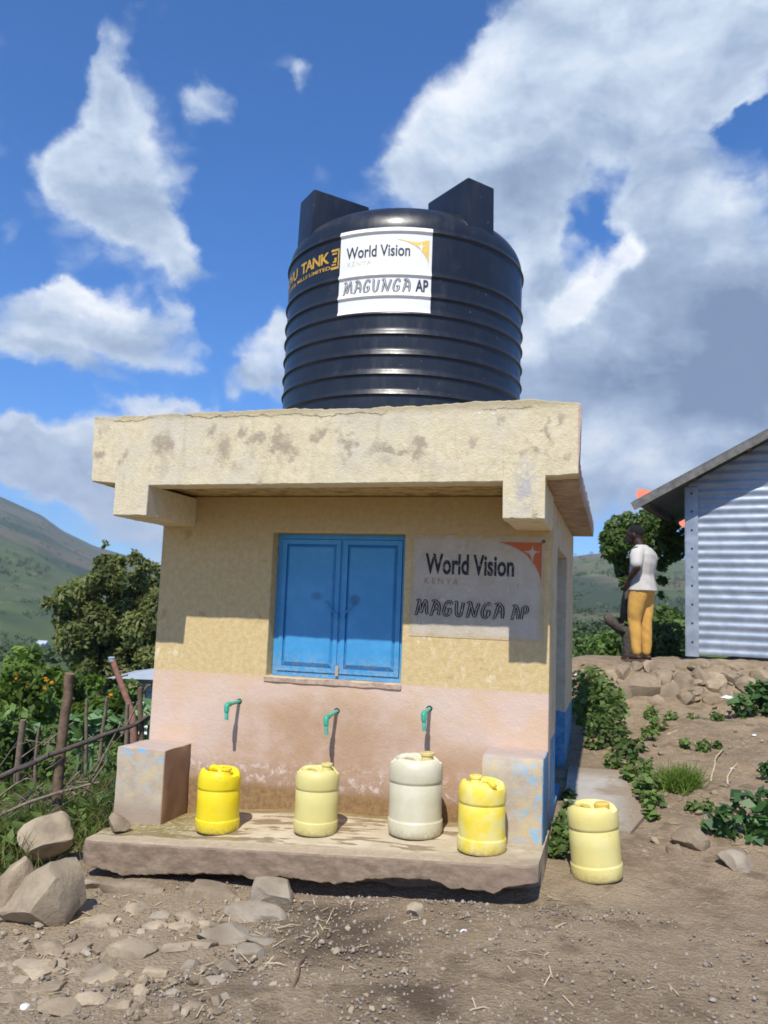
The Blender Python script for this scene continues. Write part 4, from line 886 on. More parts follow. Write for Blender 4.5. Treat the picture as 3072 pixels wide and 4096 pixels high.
# the big dark tree left of the kiosk
bp = at(222, 1500, 17); bz = hz(bp.x, bp.y); bt = Vector((bp.x, bp.y, bz)); top = at(222, 1205, 17)
TR = empty('tree', bt, 'big dark bushy tree on the slope left of the kiosk', 'tree')
H = top.z - bz
m = MB(); m.tube([bt+Vector((0, 0, -.2)), bt+Vector((.1, 0, H*.25)), bt+Vector((-.05, .1, H*.5)), bt+Vector((.1, 0, H*.9))], [.16, .13, .09, .03], 8)
for k in range(9):
    a = k*2.4; z = H*(.2+.07*k); e = bt+Vector((math.cos(a)*1.0, math.sin(a)*.9, z+.35)); m.tube([bt+Vector((0, 0, z)), bt+Vector((math.cos(a)*.5, math.sin(a)*.45, z+.12)), e], [.05, .035, .012], 6)
wlink('trunk', m.mesh('trunk', M['bark'], True), None, TR)
cl = []
for (u, v, r) in ((222, 1208, .12), (224, 1222, .16), (298, 1222, .12), (262, 1212, .12), (203, 1245, .15), (330, 1245, .15), (222, 1215, .22), (228, 1240, .30), (262, 1225, .26), (300, 1235, .25), (315, 1262, .3), (205, 1265, .34), (250, 1270, .42), (165, 1290, .36), (140, 1310, .34), (120, 1318, .25), (200, 1320, .5), (270, 1310, .5), (320, 1300, .42), (160, 1350, .42), (230, 1370, .5), (295, 1370, .52), (335, 1340, .4), (190, 1400, .42), (260, 1420, .5), (320, 1420, .48), (175, 1430, .3), (230, 1450, .4), (300, 1465, .4), (345, 1400, .5), (360, 1300, .4), (370, 1360, .5), (150, 1385, .28), (130, 1350, .2)):
    for dd in (-.7, 0, .4):
        q = at(u, v, 17 + dd + rnd.uniform(-.4, .4)); q += Vector((rnd.gauss(0, .1), 0, rnd.gauss(0, .1))); cl.append((q.x, q.y, q.z, r*rnd.uniform(.5, .85)))
leaf_obj('crown', leaves([c[:3] for c in cl], [c[3] for c in cl], 26000, .056, .45, 5, 2.6), M['leaf_olive'], TR)
# pollarded tree behind the person
b0 = at(1352, 1432, 12.5); b0.z = hz(b0.x, b0.y)-.1
PT = empty('tree', b0, 'pollarded tree with leafy crown behind the standing person', 'tree')
m = MB(); g1 = lambda u, v: at(u, v, 12.5)
m.tube([b0, g1(1358, 1400), g1(1352, 1370), g1(1345, 1345)], [.10, .085, .075, .07], 9); m.tube([g1(1352, 1370), g1(1330, 1352), g1(1316, 1338), g1(1308, 1330)], [.07, .075, .085, .05], 8); m.tube([g1(1330, 1350), g1(1310, 1345), g1(1292, 1336)], [.03, .02, .008], 5)
m.tube([g1(1347, 1345), g1(1352, 1290), g1(1370, 1230), g1(1395, 1180)], [.065, .06, .055, .03], 8); m.tube([g1(1362, 1250), g1(1335, 1210), g1(1325, 1165)], [.04, .03, .012], 6); m.tube([g1(1370, 1240), g1(1420, 1215), g1(1448, 1190)], [.04, .03, .012], 6)
wlink('trunk', m.mesh('trunk', M['bark'], True), None, PT)
cl = []
for (u, v, r) in ((1322, 1165, .20), (1335, 1140, .20), (1360, 1128, .17), (1395, 1132, .22), (1430, 1140, .22), (1455, 1160, .2), (1465, 1185, .17), (1345, 1170, .2), (1315, 1190, .13), (1330, 1200, .15), (1345, 1215, .14), (1420, 1170, .2), (1445, 1195, .18), (1345, 1235, .12), (1352, 1258, .10), (1428, 1222, .10), (1430, 1255, .08), (1427, 1285, .06), (1310, 1160, .1), (1368, 1160, .2), (1340, 1365, .08), (1350, 1345, .08), (1332, 1340, .06)):
    q = at(u, v, 12.5+rnd.uniform(-.3, .5)); cl.append((q.x, q.y, q.z, r))
leaf_obj('crown', leaves([c[:3] for c in cl], [c[3] for c in cl], 5200, .055, .5, 6, 1.5), M['leaf_mid'], PT)
# olive bush between the person and the shed
b1 = at(1440, 1435, 13); b1.z = hz(b1.x, b1.y)-.1
bush('bush', b1, ell(16, .58, .5, .30, .40, .15, .24, 4), 3200, .05, 'leaf_olive', 'olive brown bush between the standing person and the iron shed', 'bush', seed=11)
b1 = at(1462, 1375, 19); bush('bush', (b1.x, b1.y, hz(b1.x, b1.y)), ell(12, .8, .7, .35, .75, .25, .4, 14), 1800, .1, 'leaf_mid', 'fresh green bush half hidden behind the iron shed corner', 'bush', seed=12)
b1 = at(1325, 1412, 21); bush('bush', (b1.x, b1.y, hz(b1.x, b1.y)), ell(10, .5, .5, .42, .5, .22, .38, 24), 1500, .08, 'leaf_mid', 'round green bush on the sunny meadow behind the pollarded tree', 'bush', seed=13)
b1 = at(1262, 1370, 24); bush('bush', (b1.x, b1.y, hz(b1.x, b1.y)), ell(12, .8, .7, .9, .9, .3, .5, 34), 2200, .10, 'leaf_mid', 'green bush on the meadow beside the kiosk back corner', 'bush', seed=15)
# climbing weeds at the back right corner of the kiosk
def strip_plant(name, pts, n, size, mt, label, cat, seed, zr=.12, asp=1.3, fl=.9):
    c = [(x, y, hz(x, y)+r*.55, ) for x, y, r in pts]; R = [(r, r, r*zr/.12*.8) for x, y, r in pts]
    b = c[0]; B = empty(name, (b[0], b[1], hz(b[0], b[1])), label, cat)
    leaf_obj('foliage', leaves(c, R, n, size, fl, seed, asp), M[mt], B)
    m = MB(); r = random.Random(seed)
    for k in range(len(pts)):
        x, y, q = pts[k]; z = hz(x, y); m.tube([(x, y, z-.03), (x+r.uniform(-q, q)*.4, y+r.uniform(-q, q)*.4, z+q*.5), (x+r.uniform(-q, q)*.7, y+r.uniform(-q, q)*.7, z+q*1.0)], [.005, .004, .002], 4)
    wlink('stem', m.mesh('stem', M['twig']), None, B); return B
strip_plant('shrub', [(2.93, 4.15, .30), (3.05, 3.9, .26), (2.98, 3.5, .26), (3.12, 3.3, .22), (2.92, 4.5, .2), (3.15, 4.05, .18)], 1250, .055, 'leaf_mid', 'leafy green shrub growing at the kiosk back right corner', 'shrub', 21, .16)
strip_plant('weed_strip', [(3.05, 2.95, .17), (3.20, 2.65, .15), (3.02, 2.5, .10), (3.28, 2.25, .13), (3.18, 2.0, .08), (3.36, 1.75, .11), (3.30, 1.55, .07), (3.42, 1.35, .11), (3.38, 1.12, .06), (3.46, 1.0, .09), (3.42, .75, .07), (3.38, 2.5, .09), (3.45, 1.9, .06), (3.5, 2.9, .09), (3.6, 3.3, .10)], 1050, .044, 'leaf_mid', 'strip of low green weeds running down beside the concrete path', 'weeds', 22)
strip_plant('weed', [(2.87, .45, .07), (2.88, .25, .08), (2.92, .1, .10), (2.90, .75, .06), (2.86, -.05, .07), (2.88, 1.0, .06)], 700, .036, 'leaf_mid', 'small weeds at the foot of the kiosk side wall', 'weeds', 23)
def blades(pts, n, h, w, seed, spread):
    r = np.random.default_rng(seed); idx = r.integers(0, len(pts), n); P = np.array([(x, y, hz(x, y)) for x, y in pts])[idx]
    P = P + np.concatenate([r.normal(size=(n, 2))*spread, np.zeros((n, 1))], 1)
    d = r.normal(size=(n, 3))*np.array([.45, .45, .1]) + np.array([0, 0, 1]); d /= np.linalg.norm(d, axis=1)[:, None]; L = h*(.5+.8*r.random(n))[:, None]
    s = np.cross(d, r.normal(size=(n, 3))); s /= np.linalg.norm(s, axis=1)[:, None]
    bend = np.concatenate([r.normal(size=(n, 2))*.25, -np.ones((n, 1))*.12], 1)*L
    Q = P+d*L*.55+bend*.2; T = P+d*L+bend
    V = np.stack([P-s*w, P+s*w, Q+s*w*.8, Q-s*w*.8, T+s*w*.15, T-s*w*.15], 1).reshape(-1, 3); b = np.arange(n)[:, None]*6
    return V, np.concatenate([b+np.array([[0, 1, 2, 3]]), b+np.array([[3, 2, 4, 5]])])
GT = empty('grass_tuft', (3.67, 1.4, hz(3.67, 1.4)), 'bright green grass tuft on the dirt slope beside the weed strip', 'grass tuft')
leaf_obj('foliage', blades([(3.67, 1.4), (3.72, 1.45), (3.60, 1.42)], 700, .20, .004, 3, .05), M['leaf_fresh'], GT)
def broad_plant(name, base, n, L, label, seed):
    B = empty(name, base, label, 'plant'); b = Vector(base); r = random.Random(seed); m = MB()
    for k in range(n):
        a = r.uniform(0, 6.28); el = r.uniform(.35, 1.35); d = Vector((math.cos(a)*math.cos(el), math.sin(a)*math.cos(el), math.sin(el))); s = Vector((-math.sin(a), math.cos(a), 0)); up = s.cross(d)*-1
        ln = L*r.uniform(.6, 1.0); st = b+d*ln*.6; m.tube([b, b+d*ln*.35+Vector((0, 0, .02)), st], [.006, .005, .004], 5)
        lw = ln*.33; q = MB(); out = (d+Vector((0, 0, -.7))).normalized(); nrm = s.cross(out)
        pts = []
        for i in range(6):
            t = i/5; c = st + out*ln*.7*t + Vector((0, 0, -.10*t*t*ln)); wd = lw*math.sin(math.pi*(.12+.88*(1-t)**.9*.9))*(1 if t < .99 else .02)
            pts.append([c-s*wd+nrm*wd*.25, c, c+s*wd+nrm*wd*.25])
        vs = [p for row in pts for p in row]; fs = [(3*i+j, 3*i+j+1, 3*i+4+j, 3*i+3+j) for i in range(5) for j in range(2)]
        me = bpy.data.meshes.new('leaf'); me.from_pydata(vs, [], fs); me.materials.append(M['leaf_big']); me.polygons.foreach_set('use_smooth', [True]*len(fs)); wlink('leaf', me, None, B)
    wlink('stem', m.mesh('stem', M['leaf_big']), None, B); return B
for (x, y, cls, n, sz, lb, sd) in ((4.02, .50, [(-.14, 0, .08, .10), (-.02, .05, .16, .12), (.12, .02, .13, .12), (.26, .1, .17, .13), (.05, -.06, .06, .10), (.38, .1, .12, .12), (.2, .2, .24, .12), (-.22, .05, .05, .07)], 330, .066, 'large leaved green plant at the right beside a pale rock', 31),
        (4.66, 4.0, [(-.2, 0, .10, .13), (0, .1, .22, .16), (.2, 0, .28, .18), (.35, .1, .2, .2), (.1, -.1, .08, .12)], 420, .075, 'broad leaved plant on the stony bank under the shed', 32),
        (4.45, 1.75, [(-.1, 0, .07, .08), (.03, .05, .14, .10), (.16, 0, .12, .10), (.28, .05, .2, .12)], 260, .055, 'leafy plant at the right border of the dirt slope', 33),
        (3.95, 2.6, [(0, 0, .03, .06), (.12, .1, .03, .05), (-.15, .08, .03, .05)], 150, .035, 'sparse low weed in the middle of the dirt slope', 34), (3.75, 3.7, [(0, 0, .04, .07), (.2, .05, .04, .06), (.45, .1, .04, .07), (.7, .1, .03, .05), (-.2, .1, .05, .08)], 330, .035, 'straggling weeds along the foot of the stone bank', 35), (3.72, .95, [(0, 0, .02, .05), (.1, .06, .03, .05)], 90, .03, 'small weed between the grass tuft and the flat topped rock', 36)):
    bush('plant', (x, y, hz(x, y)), cls, n, sz, 'leaf_big' if sd < 34 else 'leaf_mid', lb, 'plant', flat=.7, seed=sd, stems=6, asp=1.35, stem_mat='leaf_big')

# left garden: weeds (uncountable), bushes, cabbage rows
def scatter_weeds():
    r = np.random.default_rng(40); L = []
    P = []
    while len(P) < 900:
        u = r.uniform(-60, 335); D = 5.0 + 22*r.random()**1.6; q = at(u, 1700, D)
        if q.x > -.42 - .02*D + .0*q.y or q.y < -.9: continue
        P.append((q.x, q.y, D))
    c = [(x, y, hz(x, y)+.05+.10*r.random()) for x, y, D in P]; R = [(.16+.012*D, .16+.012*D, .12+.012*D) for x, y, D in P]
    side = []
    while len(side) < 600:
        D = 5.0 + 22*r.random()**1.4; q = at(r.uniform(-700, -60), 1700, D)
        if q.y > -.9 and q.x < -.45: side.append((q.x, q.y, D))
    c += [(x, y, hz(x, y)+.05+.10*r.random()) for x, y, D in side]; R += [(.2+.014*D, .2+.014*D, .12+.012*D) for x, y, D in side]
    V, F = leaves(c, R, 38000, .05, .6, 41, 2.2)
    o = leaf_obj('weeds', (V, F), M['leaf_mid']); tag(o, 'rough green weeds covering the slope beyond the stick fence', kind='stuff')
    P2 = [(x, y) for x, y, D in P if D < 9][:260]; V, F = blades(P2, 9000, .32, .004, 42, .18); o = leaf_obj('dry_grass', (V, F), M['leaf_dry']); tag(o, 'dry tangled grass along the stick fence', kind='stuff')
scatter_weeds()
for (u, v, D, rx, rz, zc_, mt, lb, n, s, sd) in ((30, 1500, 11, .62, .42, .5, 'leaf_fresh', 'bright green flowering bush at the left border behind the fence', 3000, .07, 51), (85, 1490, 13, .7, .36, .45, 'leaf_fresh', 'low bright green bush right of the flowering bush', 2400, .075, 52), (200, 1520, 13, .7, .35, .4, 'leaf_fresh', 'sunlit yellow green bush in front of the big dark tree', 2200, .07, 53), (20, 1620, 8, .5, .28, .3, 'leaf_mid', 'leafy weed bush at the left border near the short stake', 1500, .055, 54), (222, 1535, 14, .3, .22, .3, 'leaf_fresh', 'yellow flowered bush beside the leaning rusty pole', 1500, .06, 55)):
    q = at(u, v, D); b = (q.x, q.y, q.z-zc_); bush('bush', (b[0], b[1], min(b[2], hz(b[0], b[1]))), ell(14, rx, rx*.8, rz, q.z-min(b[2], hz(b[0], b[1])), rz*.5, rz*.8, sd), n, s, mt, lb, 'bush', seed=sd)
fl = [at(u, v, 10.5) for u, v in ((100, 1468), (112, 1475), (60, 1480), (35, 1462), (15, 1490), (95, 1485))]
FB = empty('flowers', fl[0], 'scattered orange flowers on the bright green bush', 'flowers'); leaf_obj('petals', leaves([tuple(q) for q in fl], [.03]*len(fl), 60, .03, .4, 60, 1.2), M['petal'], FB)
fl = [at(u, v, 13.2) for u, v in ((215, 1497), (245, 1500), (240, 1505), (165, 1505))]
FB = empty('flowers', fl[0], 'yellow orange flowers below the rusty pole', 'flowers'); leaf_obj('petals', leaves([tuple(q) for q in fl], [.05]*len(fl), 60, .04, .4, 61, 1.2), M['petal'], FB)
for k, (u, v) in enumerate(((175, 1560), (205, 1550), (235, 1565), (290, 1555), (310, 1545), (270, 1580), (190, 1590), (60, 1580), (20, 1585), (325, 1530))):
    q = at(u, v, 9.5); B = empty('cabbage_plant', (q.x, q.y, hz(q.x, q.y)), 'pale green leafy crop plant in the garden beyond the fence', 'plant', 'pale green crop plants beyond the fence')
    leaf_obj('leaves', leaves([(q.x, q.y, q.z)], [(.16, .16, .10)], 26, .14, .7, 70+k, 1.5), M['leaf_pale'], B)
    m = MB(); m.tube([(q.x, q.y, hz(q.x, q.y)-.02), (q.x, q.y, q.z)], .02, 6); wlink('stem', m.mesh('stem', M['leaf_pale']), None, B)

# ------------------------------------------------------------------ fence of sticks, pole
FN = empty('stick_fence', at(125, 1790, 6.0), 'rickety fence of crooked sticks and branches left of the kiosk', 'fence')
def stick(name, pts, rad, mt='wood', parent=FN, n=7):
    P = [Vector(p) for p in pts]; out = []; 
    for i in range(len(P)-1):
        for k in range(4): 
            q = P[i].lerp(P[i+1], k/4); j = rad[0]*.5; out.append(q + Vector((j*nz(q.x, q.z, i, 5), 0, j*nz(q.z, q.x, i+3, 5))))
    out.append(P[-1]); rr = list(np.linspace(rad[0], rad[1], len(out))); m = MB(); m.tube(out, [r*(1+.12*nz(i*.7, 1, 0, 1)) for i, r in enumerate(rr)], n); return wlink(name, m.mesh(name, M[mt], True, 60), None, parent)
stick('post', [at(118, 1815, 6.0), at(126, 1700, 6.0), at(133, 1600, 6.02), at(143, 1520, 6.05), at(151, 1455, 6.05)], (.038, .036))
stick('post', [at(307, 1615, 6.3), at(305, 1560, 6.3), at(303, 1485, 6.3)], (.022, .02))
stick('post', [at(36, 1690, 6.6), at(42, 1620, 6.6), at(50, 1555, 6.6)], (.028, .026), 'twig')
stick('post', [at(215, 1640, 7), at(222, 1570, 7), at(232, 1505, 7)], (.016, .013), 'twig'); stick('post', [at(185, 1650, 7), at(186, 1570, 7), at(187, 1510, 7)], (.016, .012), 'twig'); stick('post', [at(75, 1690, 7), at(78, 1620, 7), at(84, 1570, 7)], (.016, .012), 'twig')
stick('post', [at(273, 1620, 6.8), at(275, 1560, 6.8), at(276, 1520, 6.8)], (.02, .016), 'twig')
stick('rail', [at(-30, 1690, 5.9), at(60, 1652, 5.92), at(130, 1622, 5.94), at(220, 1590, 6.1), at(300, 1562, 6.25), at(322, 1545, 6.3)], (.022, .014), 'bark')
stick('rail', [at(-20, 1770, 5.9), at(70, 1730, 5.9), at(150, 1705, 5.95), at(215, 1690, 6.0)], (.013, .009), 'twig')
for (a, b, D) in (((262, 1590), (318, 1478), 6.3), ((200, 1680), (262, 1560), 6.2), ((296, 1475), (316, 1505), 6.3), ((322, 1480), (300, 1510), 6.3), ((180, 1720), (240, 1630), 6.1), ((150, 1700), (205, 1715), 6.0), ((20, 1760), (95, 1690), 6.0), ((0, 1720), (60, 1680), 6.1), ((95, 1610), (160, 1560), 7), ((145, 1695), (180, 1660), 6.0), ((165, 1720), (120, 1690), 6.0), ((85, 1820), (110, 1700), 6.1), ((165, 1690), (215, 1700), 5.9), ((40, 1840), (90, 1770), 5.8), ((60, 1850), (120, 1740), 5.9), ((10, 1800), (70, 1740), 5.9)):
    p, q = at(*a, D), at(*b, D+.1); stick('twig', [p, (p+q)/2+Vector((.01, 0, .02)), q], (.009, .005), 'twig', n=5)
PO = empty('pole', at(286, 1560, 8), 'leaning rusty pink metal pole with small insulators beside the small hut', 'pole')
stick('pole_shaft', [at(290, 1610, 8), at(286, 1545, 8), at(265, 1485, 8), at(243, 1425, 8)], (.035, .028), 'rust', PO, 9)
for (u, v) in ((258, 1452), (262, 1462), (283, 1487)): stick('insulator', [at(u-4, v, 8), at(u+14, v-4, 8)], (.010, .010), 'twig', PO, 6)
stick('pole_cap', [at(244, 1428, 8), at(241, 1420, 8)], (.032, .032), 'hut', PO, 9)
# small iron hut far left
c0 = at(274, 1535, 14.6); c1 = at(420, 1545, 14.6)
HT = empty('hut', (c0.x, c0.y, c0.z-.3), 'small corrugated iron hut with grey blue roof on the slope behind the fence', 'hut')
d = Vector((c1.x-c0.x, c1.y-c0.y, 0)).normalized(); nn = Vector((-d.y, d.x, 0)); zt = at(275, 1466, 14.6).z; base = Vector((c0.x, c0.y, 0)); zb = c0.z-.4
def corr_wall(o, dirv, nrm, L, z0, z1, pitch, amp, along_z=True, zfun=None):
    "corrugated sheet with horizontal waves"
    n = max(2, int((z1-z0)/pitch*8)); V = []; 
    for i in range(n+1):
        z = z0+(z1-z0)*i/n; k = amp*math.sin(2*math.pi*z/pitch)
        for s in (0, L): V.append(o + dirv*s + nrm*k + Vector((0, 0, z)))
    F = [(2*i, 2*i+1, 2*i+3, 2*i+2) for i in range(n)]; me = bpy.data.meshes.new('sheet'); me.from_pydata(V, [], F); me.polygons.foreach_set('use_smooth', [True]*len(F)); return me
wlink('wall_sheet', corr_wall(base, d, -nn, 4, zb, zt, .11, .016), M['hut'], HT); wlink('wall_sheet', corr_wall(base, nn, d*-1, 3, zb, zt, .11, .016), M['hut'], HT)
m = MB(); A = [base-d*.3-nn*.3, base+d*4.3-nn*.3, base+d*4.3+nn*3.3, base-d*.3+nn*3.3]; hs_ = [zt+.02, zt+.02, zt+.02, zt+.02]; rg = [base-d*.3*0+d*1.2+nn*1.5, base+d*3+nn*1.5]
m.add([a+Vector((0, 0, zt+.02)) for a in A]+[r+Vector((0, 0, zt+.30)) for r in rg], [(0, 1, 5, 4), (1, 2, 5), (2, 3, 4, 5), (3, 0, 4), (0, 3, 2, 1)]); wlink('roof', m.mesh('roof', M['hutroof']), None, HT)

# ------------------------------------------------------------------ the iron shed on the terrace
SC0 = Vector((4.067, 5.773, 0)); DX = Vector((.976, -.218, 0)); DN = Vector((.218, .976, 0))
SH = empty('iron_shed', (SC0.x, SC0.y, .80), 'corrugated iron shed with grey gable roof on the terrace', 'shed')
zb, zt = .86, 2.99; slope = (3.589-2.75)/(.980+.604); eave = -.604
def rz(s): return 2.75 + slope*(s-eave)                        # underside of the roof at distance s along the gable
HALF = 2.4
def gable(z0, z1, seed):
    "one sheet of the gable wall: horizontal waves, trimmed under the roof slope"
    V = []; F = []; n = int((z1-z0)/.112*10)
    for i in range(n+1):
        z = z0+(z1-z0)*i/n; s0 = max(0.02, eave + (z+.03-2.75)/slope); 
        cols = np.linspace(s0, 2*(HALF)-max(0, s0-.02), 26)
        for s in cols:
            k = .0065*math.sin(2*math.pi*z/.112) + .006*nz(s, z, seed, 2.2); V.append(SC0 + DX*s - DN*k + Vector((0, 0, z)))
    for i in range(n):
        for j in range(25): F.append((i*26+j, i*26+j+1, (i+1)*26+j+1, (i+1)*26+j))
    me = bpy.data.meshes.new('wall_sheet'); me.from_pydata(V, [], F); me.polygons.foreach_set('use_smooth', [True]*len(F)); return me
for k, (a, b) in enumerate(((.90, 1.70), (1.69, 2.48), (2.47, 3.26), (3.25, 3.95))): wlink('wall_sheet', gable(a, b, k), M['metal'], SH)
wlink('wall_sheet', corr_wall(SC0+DN*.02, DN, -DX, 2.4, .9, 2.95, .112, .013), M['metal'], SH)
m = MB(); o = SC0-DN*.022+Vector((0, 0, 0)); m.obox(SC0+DX*.065-DN*.024+Vector((0, 0, 1.94)), DX*.075, DN*.004, Vector((0, 0, 1.07))); m.obox(SC0-DX*.016+DN*.05+Vector((0, 0, 1.94)), DX*.004, DN*.078, Vector((0, 0, 1.07)))
CF = wlink('corner_flashing', m.mesh('corner_flashing', M['metal']), None, SH)
m = MB()
for k in range(9): m.lathe([(.001, .012), (.010, .008), (.014, 0)], 8, fn=lambda p, r, a, z, k=k: tuple(SC0 + DX*(.065+p[0]) - DN*(.029+z) + Vector((0, 0, 1.05+k*.235+p[1]))))
nl = wlink('nails', m.mesh('nails', M['steel']), None, CF); nl['kind'] = 'stuff'
# floor slab edge
wlink('footing', rough_box((4.0, 5.30, .70), (4.3, 5.6, .80), .1, .0), M['ground'], SH).hide_render = False if False else False
# roof
def roof_side(sign):
    m = MB(); V = []; s0, s1 = (eave, HALF) if sign < 0 else (HALF, 2*HALF-eave); nS, nD = 2, 120
    rows = []
    for j in range(nD+1):
        t = -.38 + (2.6+.38)*j/nD; w = .010*math.sin(2*math.pi*t/.076*1.0) if True else 0
        r = []
        for s in (s0, s1):
            z = rz(s) if s <= HALF else rz(2*HALF-s); r.append(SC0 + DX*s + DN*t + Vector((0, 0, z+.045+w)))
        rows.append(r)
    for r in rows: V += r
    F = [(2*j, 2*j+1, 2*j+3, 2*j+2) for j in range(nD)]; me = bpy.data.meshes.new('roof_sheet'); me.from_pydata(V, [], F); me.polygons.foreach_set('use_smooth', [True]*len(F)); return me
wlink('roof_sheet', roof_side(-1), M['roofdark'], SH); wlink('roof_sheet', roof_side(1), M['roofdark'], SH)
for s0, s1 in ((eave, HALF), (2*HALF-eave, HALF)):
    a = SC0 + DX*s0 - DN*.365 + Vector((0, 0, 2.75-.015)); b = SC0 + DX*s1 - DN*.365 + Vector((0, 0, rz(HALF)-.015)); ax = (b-a)/2; up = DN.cross(ax).normalized(); up = up if up.z > 0 else -up
    m = MB(); m.obox((a+b)/2, ax, DN*.012, up*.05); wlink('barge_board', m.mesh('barge_board', M['board']), None, SH)
for k, s in enumerate((-.50, .1, .75)):
    m = MB(); m.obox(SC0+DX*s+DN*1.1+Vector((0, 0, rz(s)+.0)), DX*.025, DN*1.44, Vector((0, 0, .035))); wlink('purlin', m.mesh('purlin', M['wood']), None, SH)
# coral dish behind the eave
dc = at(1424, 1104, 13.4)
DS = empty('satellite_dish', dc, 'coral orange round dish showing behind the shed eave', 'satellite dish')
nd = (-AX_F*.5 + AX_R*.42 + AX_U*.76).normalized(); u = nd.cross(Vector((0, 0, 1))).normalized(); w = u.cross(nd); R0 = .47
m = MB(); m.lathe([(.01, 0), (R0*.4, .012), (R0*.75, .04), (R0, .075), (R0+.012, .072), (R0*.75, .025), (R0*.4, -.005), (.01, -.018)], 36, fn=lambda p, r, a, z: tuple(dc + u*p[0] + w*p[1] + nd*z)); wlink('dish', m.mesh('dish', M['coral'], True), None, DS)
m = MB(); m.tube([dc-nd*.01, dc-nd*.25-Vector((0, 0, .05)), SC0+DX*.0+DN*2.35+Vector((0, 0, 2.3))], .02, 8); wlink('mast', m.mesh('mast', M['steel']), None, DS)

# ------------------------------------------------------------------ stone bank under the terrace, rocks
SWL = empty('stone_bank', (3.6, 4.7, .4), 'bank of rough brown boulders holding up the terrace', 'stone wall')
r = random.Random(11); k = 0
spec = [(1262, 1470, 30), (1290, 1480, 34), (1320, 1462, 26), (1345, 1455, 30), (1310, 1500, 28), (1285, 1510, 24), (1340, 1500, 55), (1385, 1490, 62), (1430, 1470, 40), (1405, 1445, 34), (1450, 1500, 46), (1475, 1475, 38), (1510, 1465, 40), (1545, 1480, 44), (1580, 1470, 36), (1615, 1490, 46), (1650, 1470, 40), (1370, 1445, 26), (1265, 1500, 18), (1480, 1515, 34), (1420, 1520, 30), (1330, 1530, 36), (1300, 1540, 30), (1350, 1560, 24), (1540, 1515, 30), (1600, 1525, 30), (1375, 1530, 34), (1250, 1455, 16), (1275, 1452, 20), (1500, 1495, 26), (1565, 1500, 26), (1635, 1520, 24), (1395, 1465, 22), (1440, 1445, 24), (1300, 1455, 18)]
def ray_ground(u, v):
    "first ground point along the view ray"
    d = at(u, v, 1.0)-CAM; t = 3.0
    while t < 60:
        p = CAM+d*t
        if p.z < hz(p.x, p.y): return p
        t += .02
    return p
for (u, v, s) in spec:
    p = ray_ground(u, v); D = (p-CAM).dot(AX_F); R = s*1.8517*D/F_PX*.88
    o = wlink('stone', rock_mesh(R, R*.8, R*.75, k*3.1+1, .3, 2, 'stone'), M['stone'], SWL); o.location += p + Vector((0, R*.15, 0)); o.rotation_euler = (r.uniform(-.3, .3), r.uniform(-.3, .3), r.uniform(0, 6)); k += 1
for (u, v, s) in ((1365, 1640, 20), (1395, 1650, 22), (1350, 1600, 36), (1420, 1690, 16), (1440, 1745, 20), (1455, 1780, 24), (1455, 1665, 14), (1425, 1720, 14), (1395, 1610, 16), (1330, 1590, 18)):
    p = ray_ground(u, v); D = (p-CAM).dot(AX_F); R = s*1.8517*D/F_PX*.75
    o = wlink('stone', rock_mesh(R, R*.8, R*.5, k*3.1+1, .4, 2, 'stone'), M['stone'], GROUND); o.location += p + Vector((0, 0, -.1*R)); o.rotation_euler = (r.uniform(-.3, .3), r.uniform(-.3, .3), r.uniform(0, 6)); k += 1
for (u, v, sx, sd) in ((278, 1928, .29, 1), (448, 1942, .27, 2)):
    p = ray_ground(u, v+6); o = wlink('stone', rock_mesh(sx, .16, .105, 700+sd*13, 1.3, 3, 'stone'), M['stone'], GROUND); o.location += p + Vector((0, .10, -.015)); o.rotation_euler = (.05, .03, .03*sd)
def bank_rubble():
    rr = random.Random(55); pr = [rock_mesh(1, .85, .7, 800+i*7, .6, 2, 'stone') for i in range(6)]
    for i in range(110):
        if i < 60: u, v = rr.uniform(1245, 1659), rr.uniform(1435, 1545)
        else: u, v = rr.uniform(1330, 1659), rr.uniform(1540, 1850)
        p = ray_ground(u, v); R = rr.uniform(.03, .085) if i < 60 else rr.uniform(.015, .05)
        me = pr[i % 6]; o = link('stone', me, M['stone'] if not me.materials else None, SWL if i < 60 else GROUND); q = o.parent.location; o.location = p - q + Vector((0, 0, R*.2)); o.scale = (R*rr.uniform(.8, 1.3), R, R*rr.uniform(.6, 1)); o.rotation_euler = (rr.uniform(-.6, .6), rr.uniform(-.6, .6), rr.uniform(0, 6))
bank_rubble()
def rock(u, v, sx, sy, sz, mt, label, seed, rot=(0, 0, 0), lift=.25, flat=.5, p=None):
    p = p or ray_ground(u, v); o = link('rock', rock_mesh(sx, sy, sz, seed, flat), M[mt]); o.location = p + Vector((0, sy*.5, sz*lift)); o.rotation_euler = rot; tag(o, label, 'rock'); return o
rock(1490, 1830, .13, .12, .11, 'stone', 'brown rock with a flat pale top at the end of the weed strip', 101, (0, .1, .4), .3)
rock(1592, 1880, .13, .09, .07, 'grey', 'whitish grey rock in front of the large leaved plant', 102, (.1, .35, .3), .4)
rock(1455, 1845, .07, .07, .05, 'stone', 'small brown stone left of the flat topped rock', 103, (0, 0, .9), .3)
rock(66, 2000, .27, .21, .25, 'pale', 'biggest pale boulder at the left, with flat front', 104, (-.50, -.14, .25), .36, .9)
rock(105, 1862, .24, .2, .17, 'pale', 'pale tilted boulder lying on top of the big flat fronted one', 105, (-.45, -.55, .3), .42, 1.2, p=Vector((-.34, -.66, -.29)))
rock(262, 1812, .085, .07, .07, 'stone', 'broken brown concrete stub on the left end of the apron', 106, (.2, .3, .3), .6, .9, p=Vector((.16, -.60, -.13)))
rock(205, 1812, .10, .08, .06, 'stone', 'lumpy brown stone beside the left end of the apron', 107, (0, 0, .5), .3, .4, p=Vector((.02, -.50, -.22)))
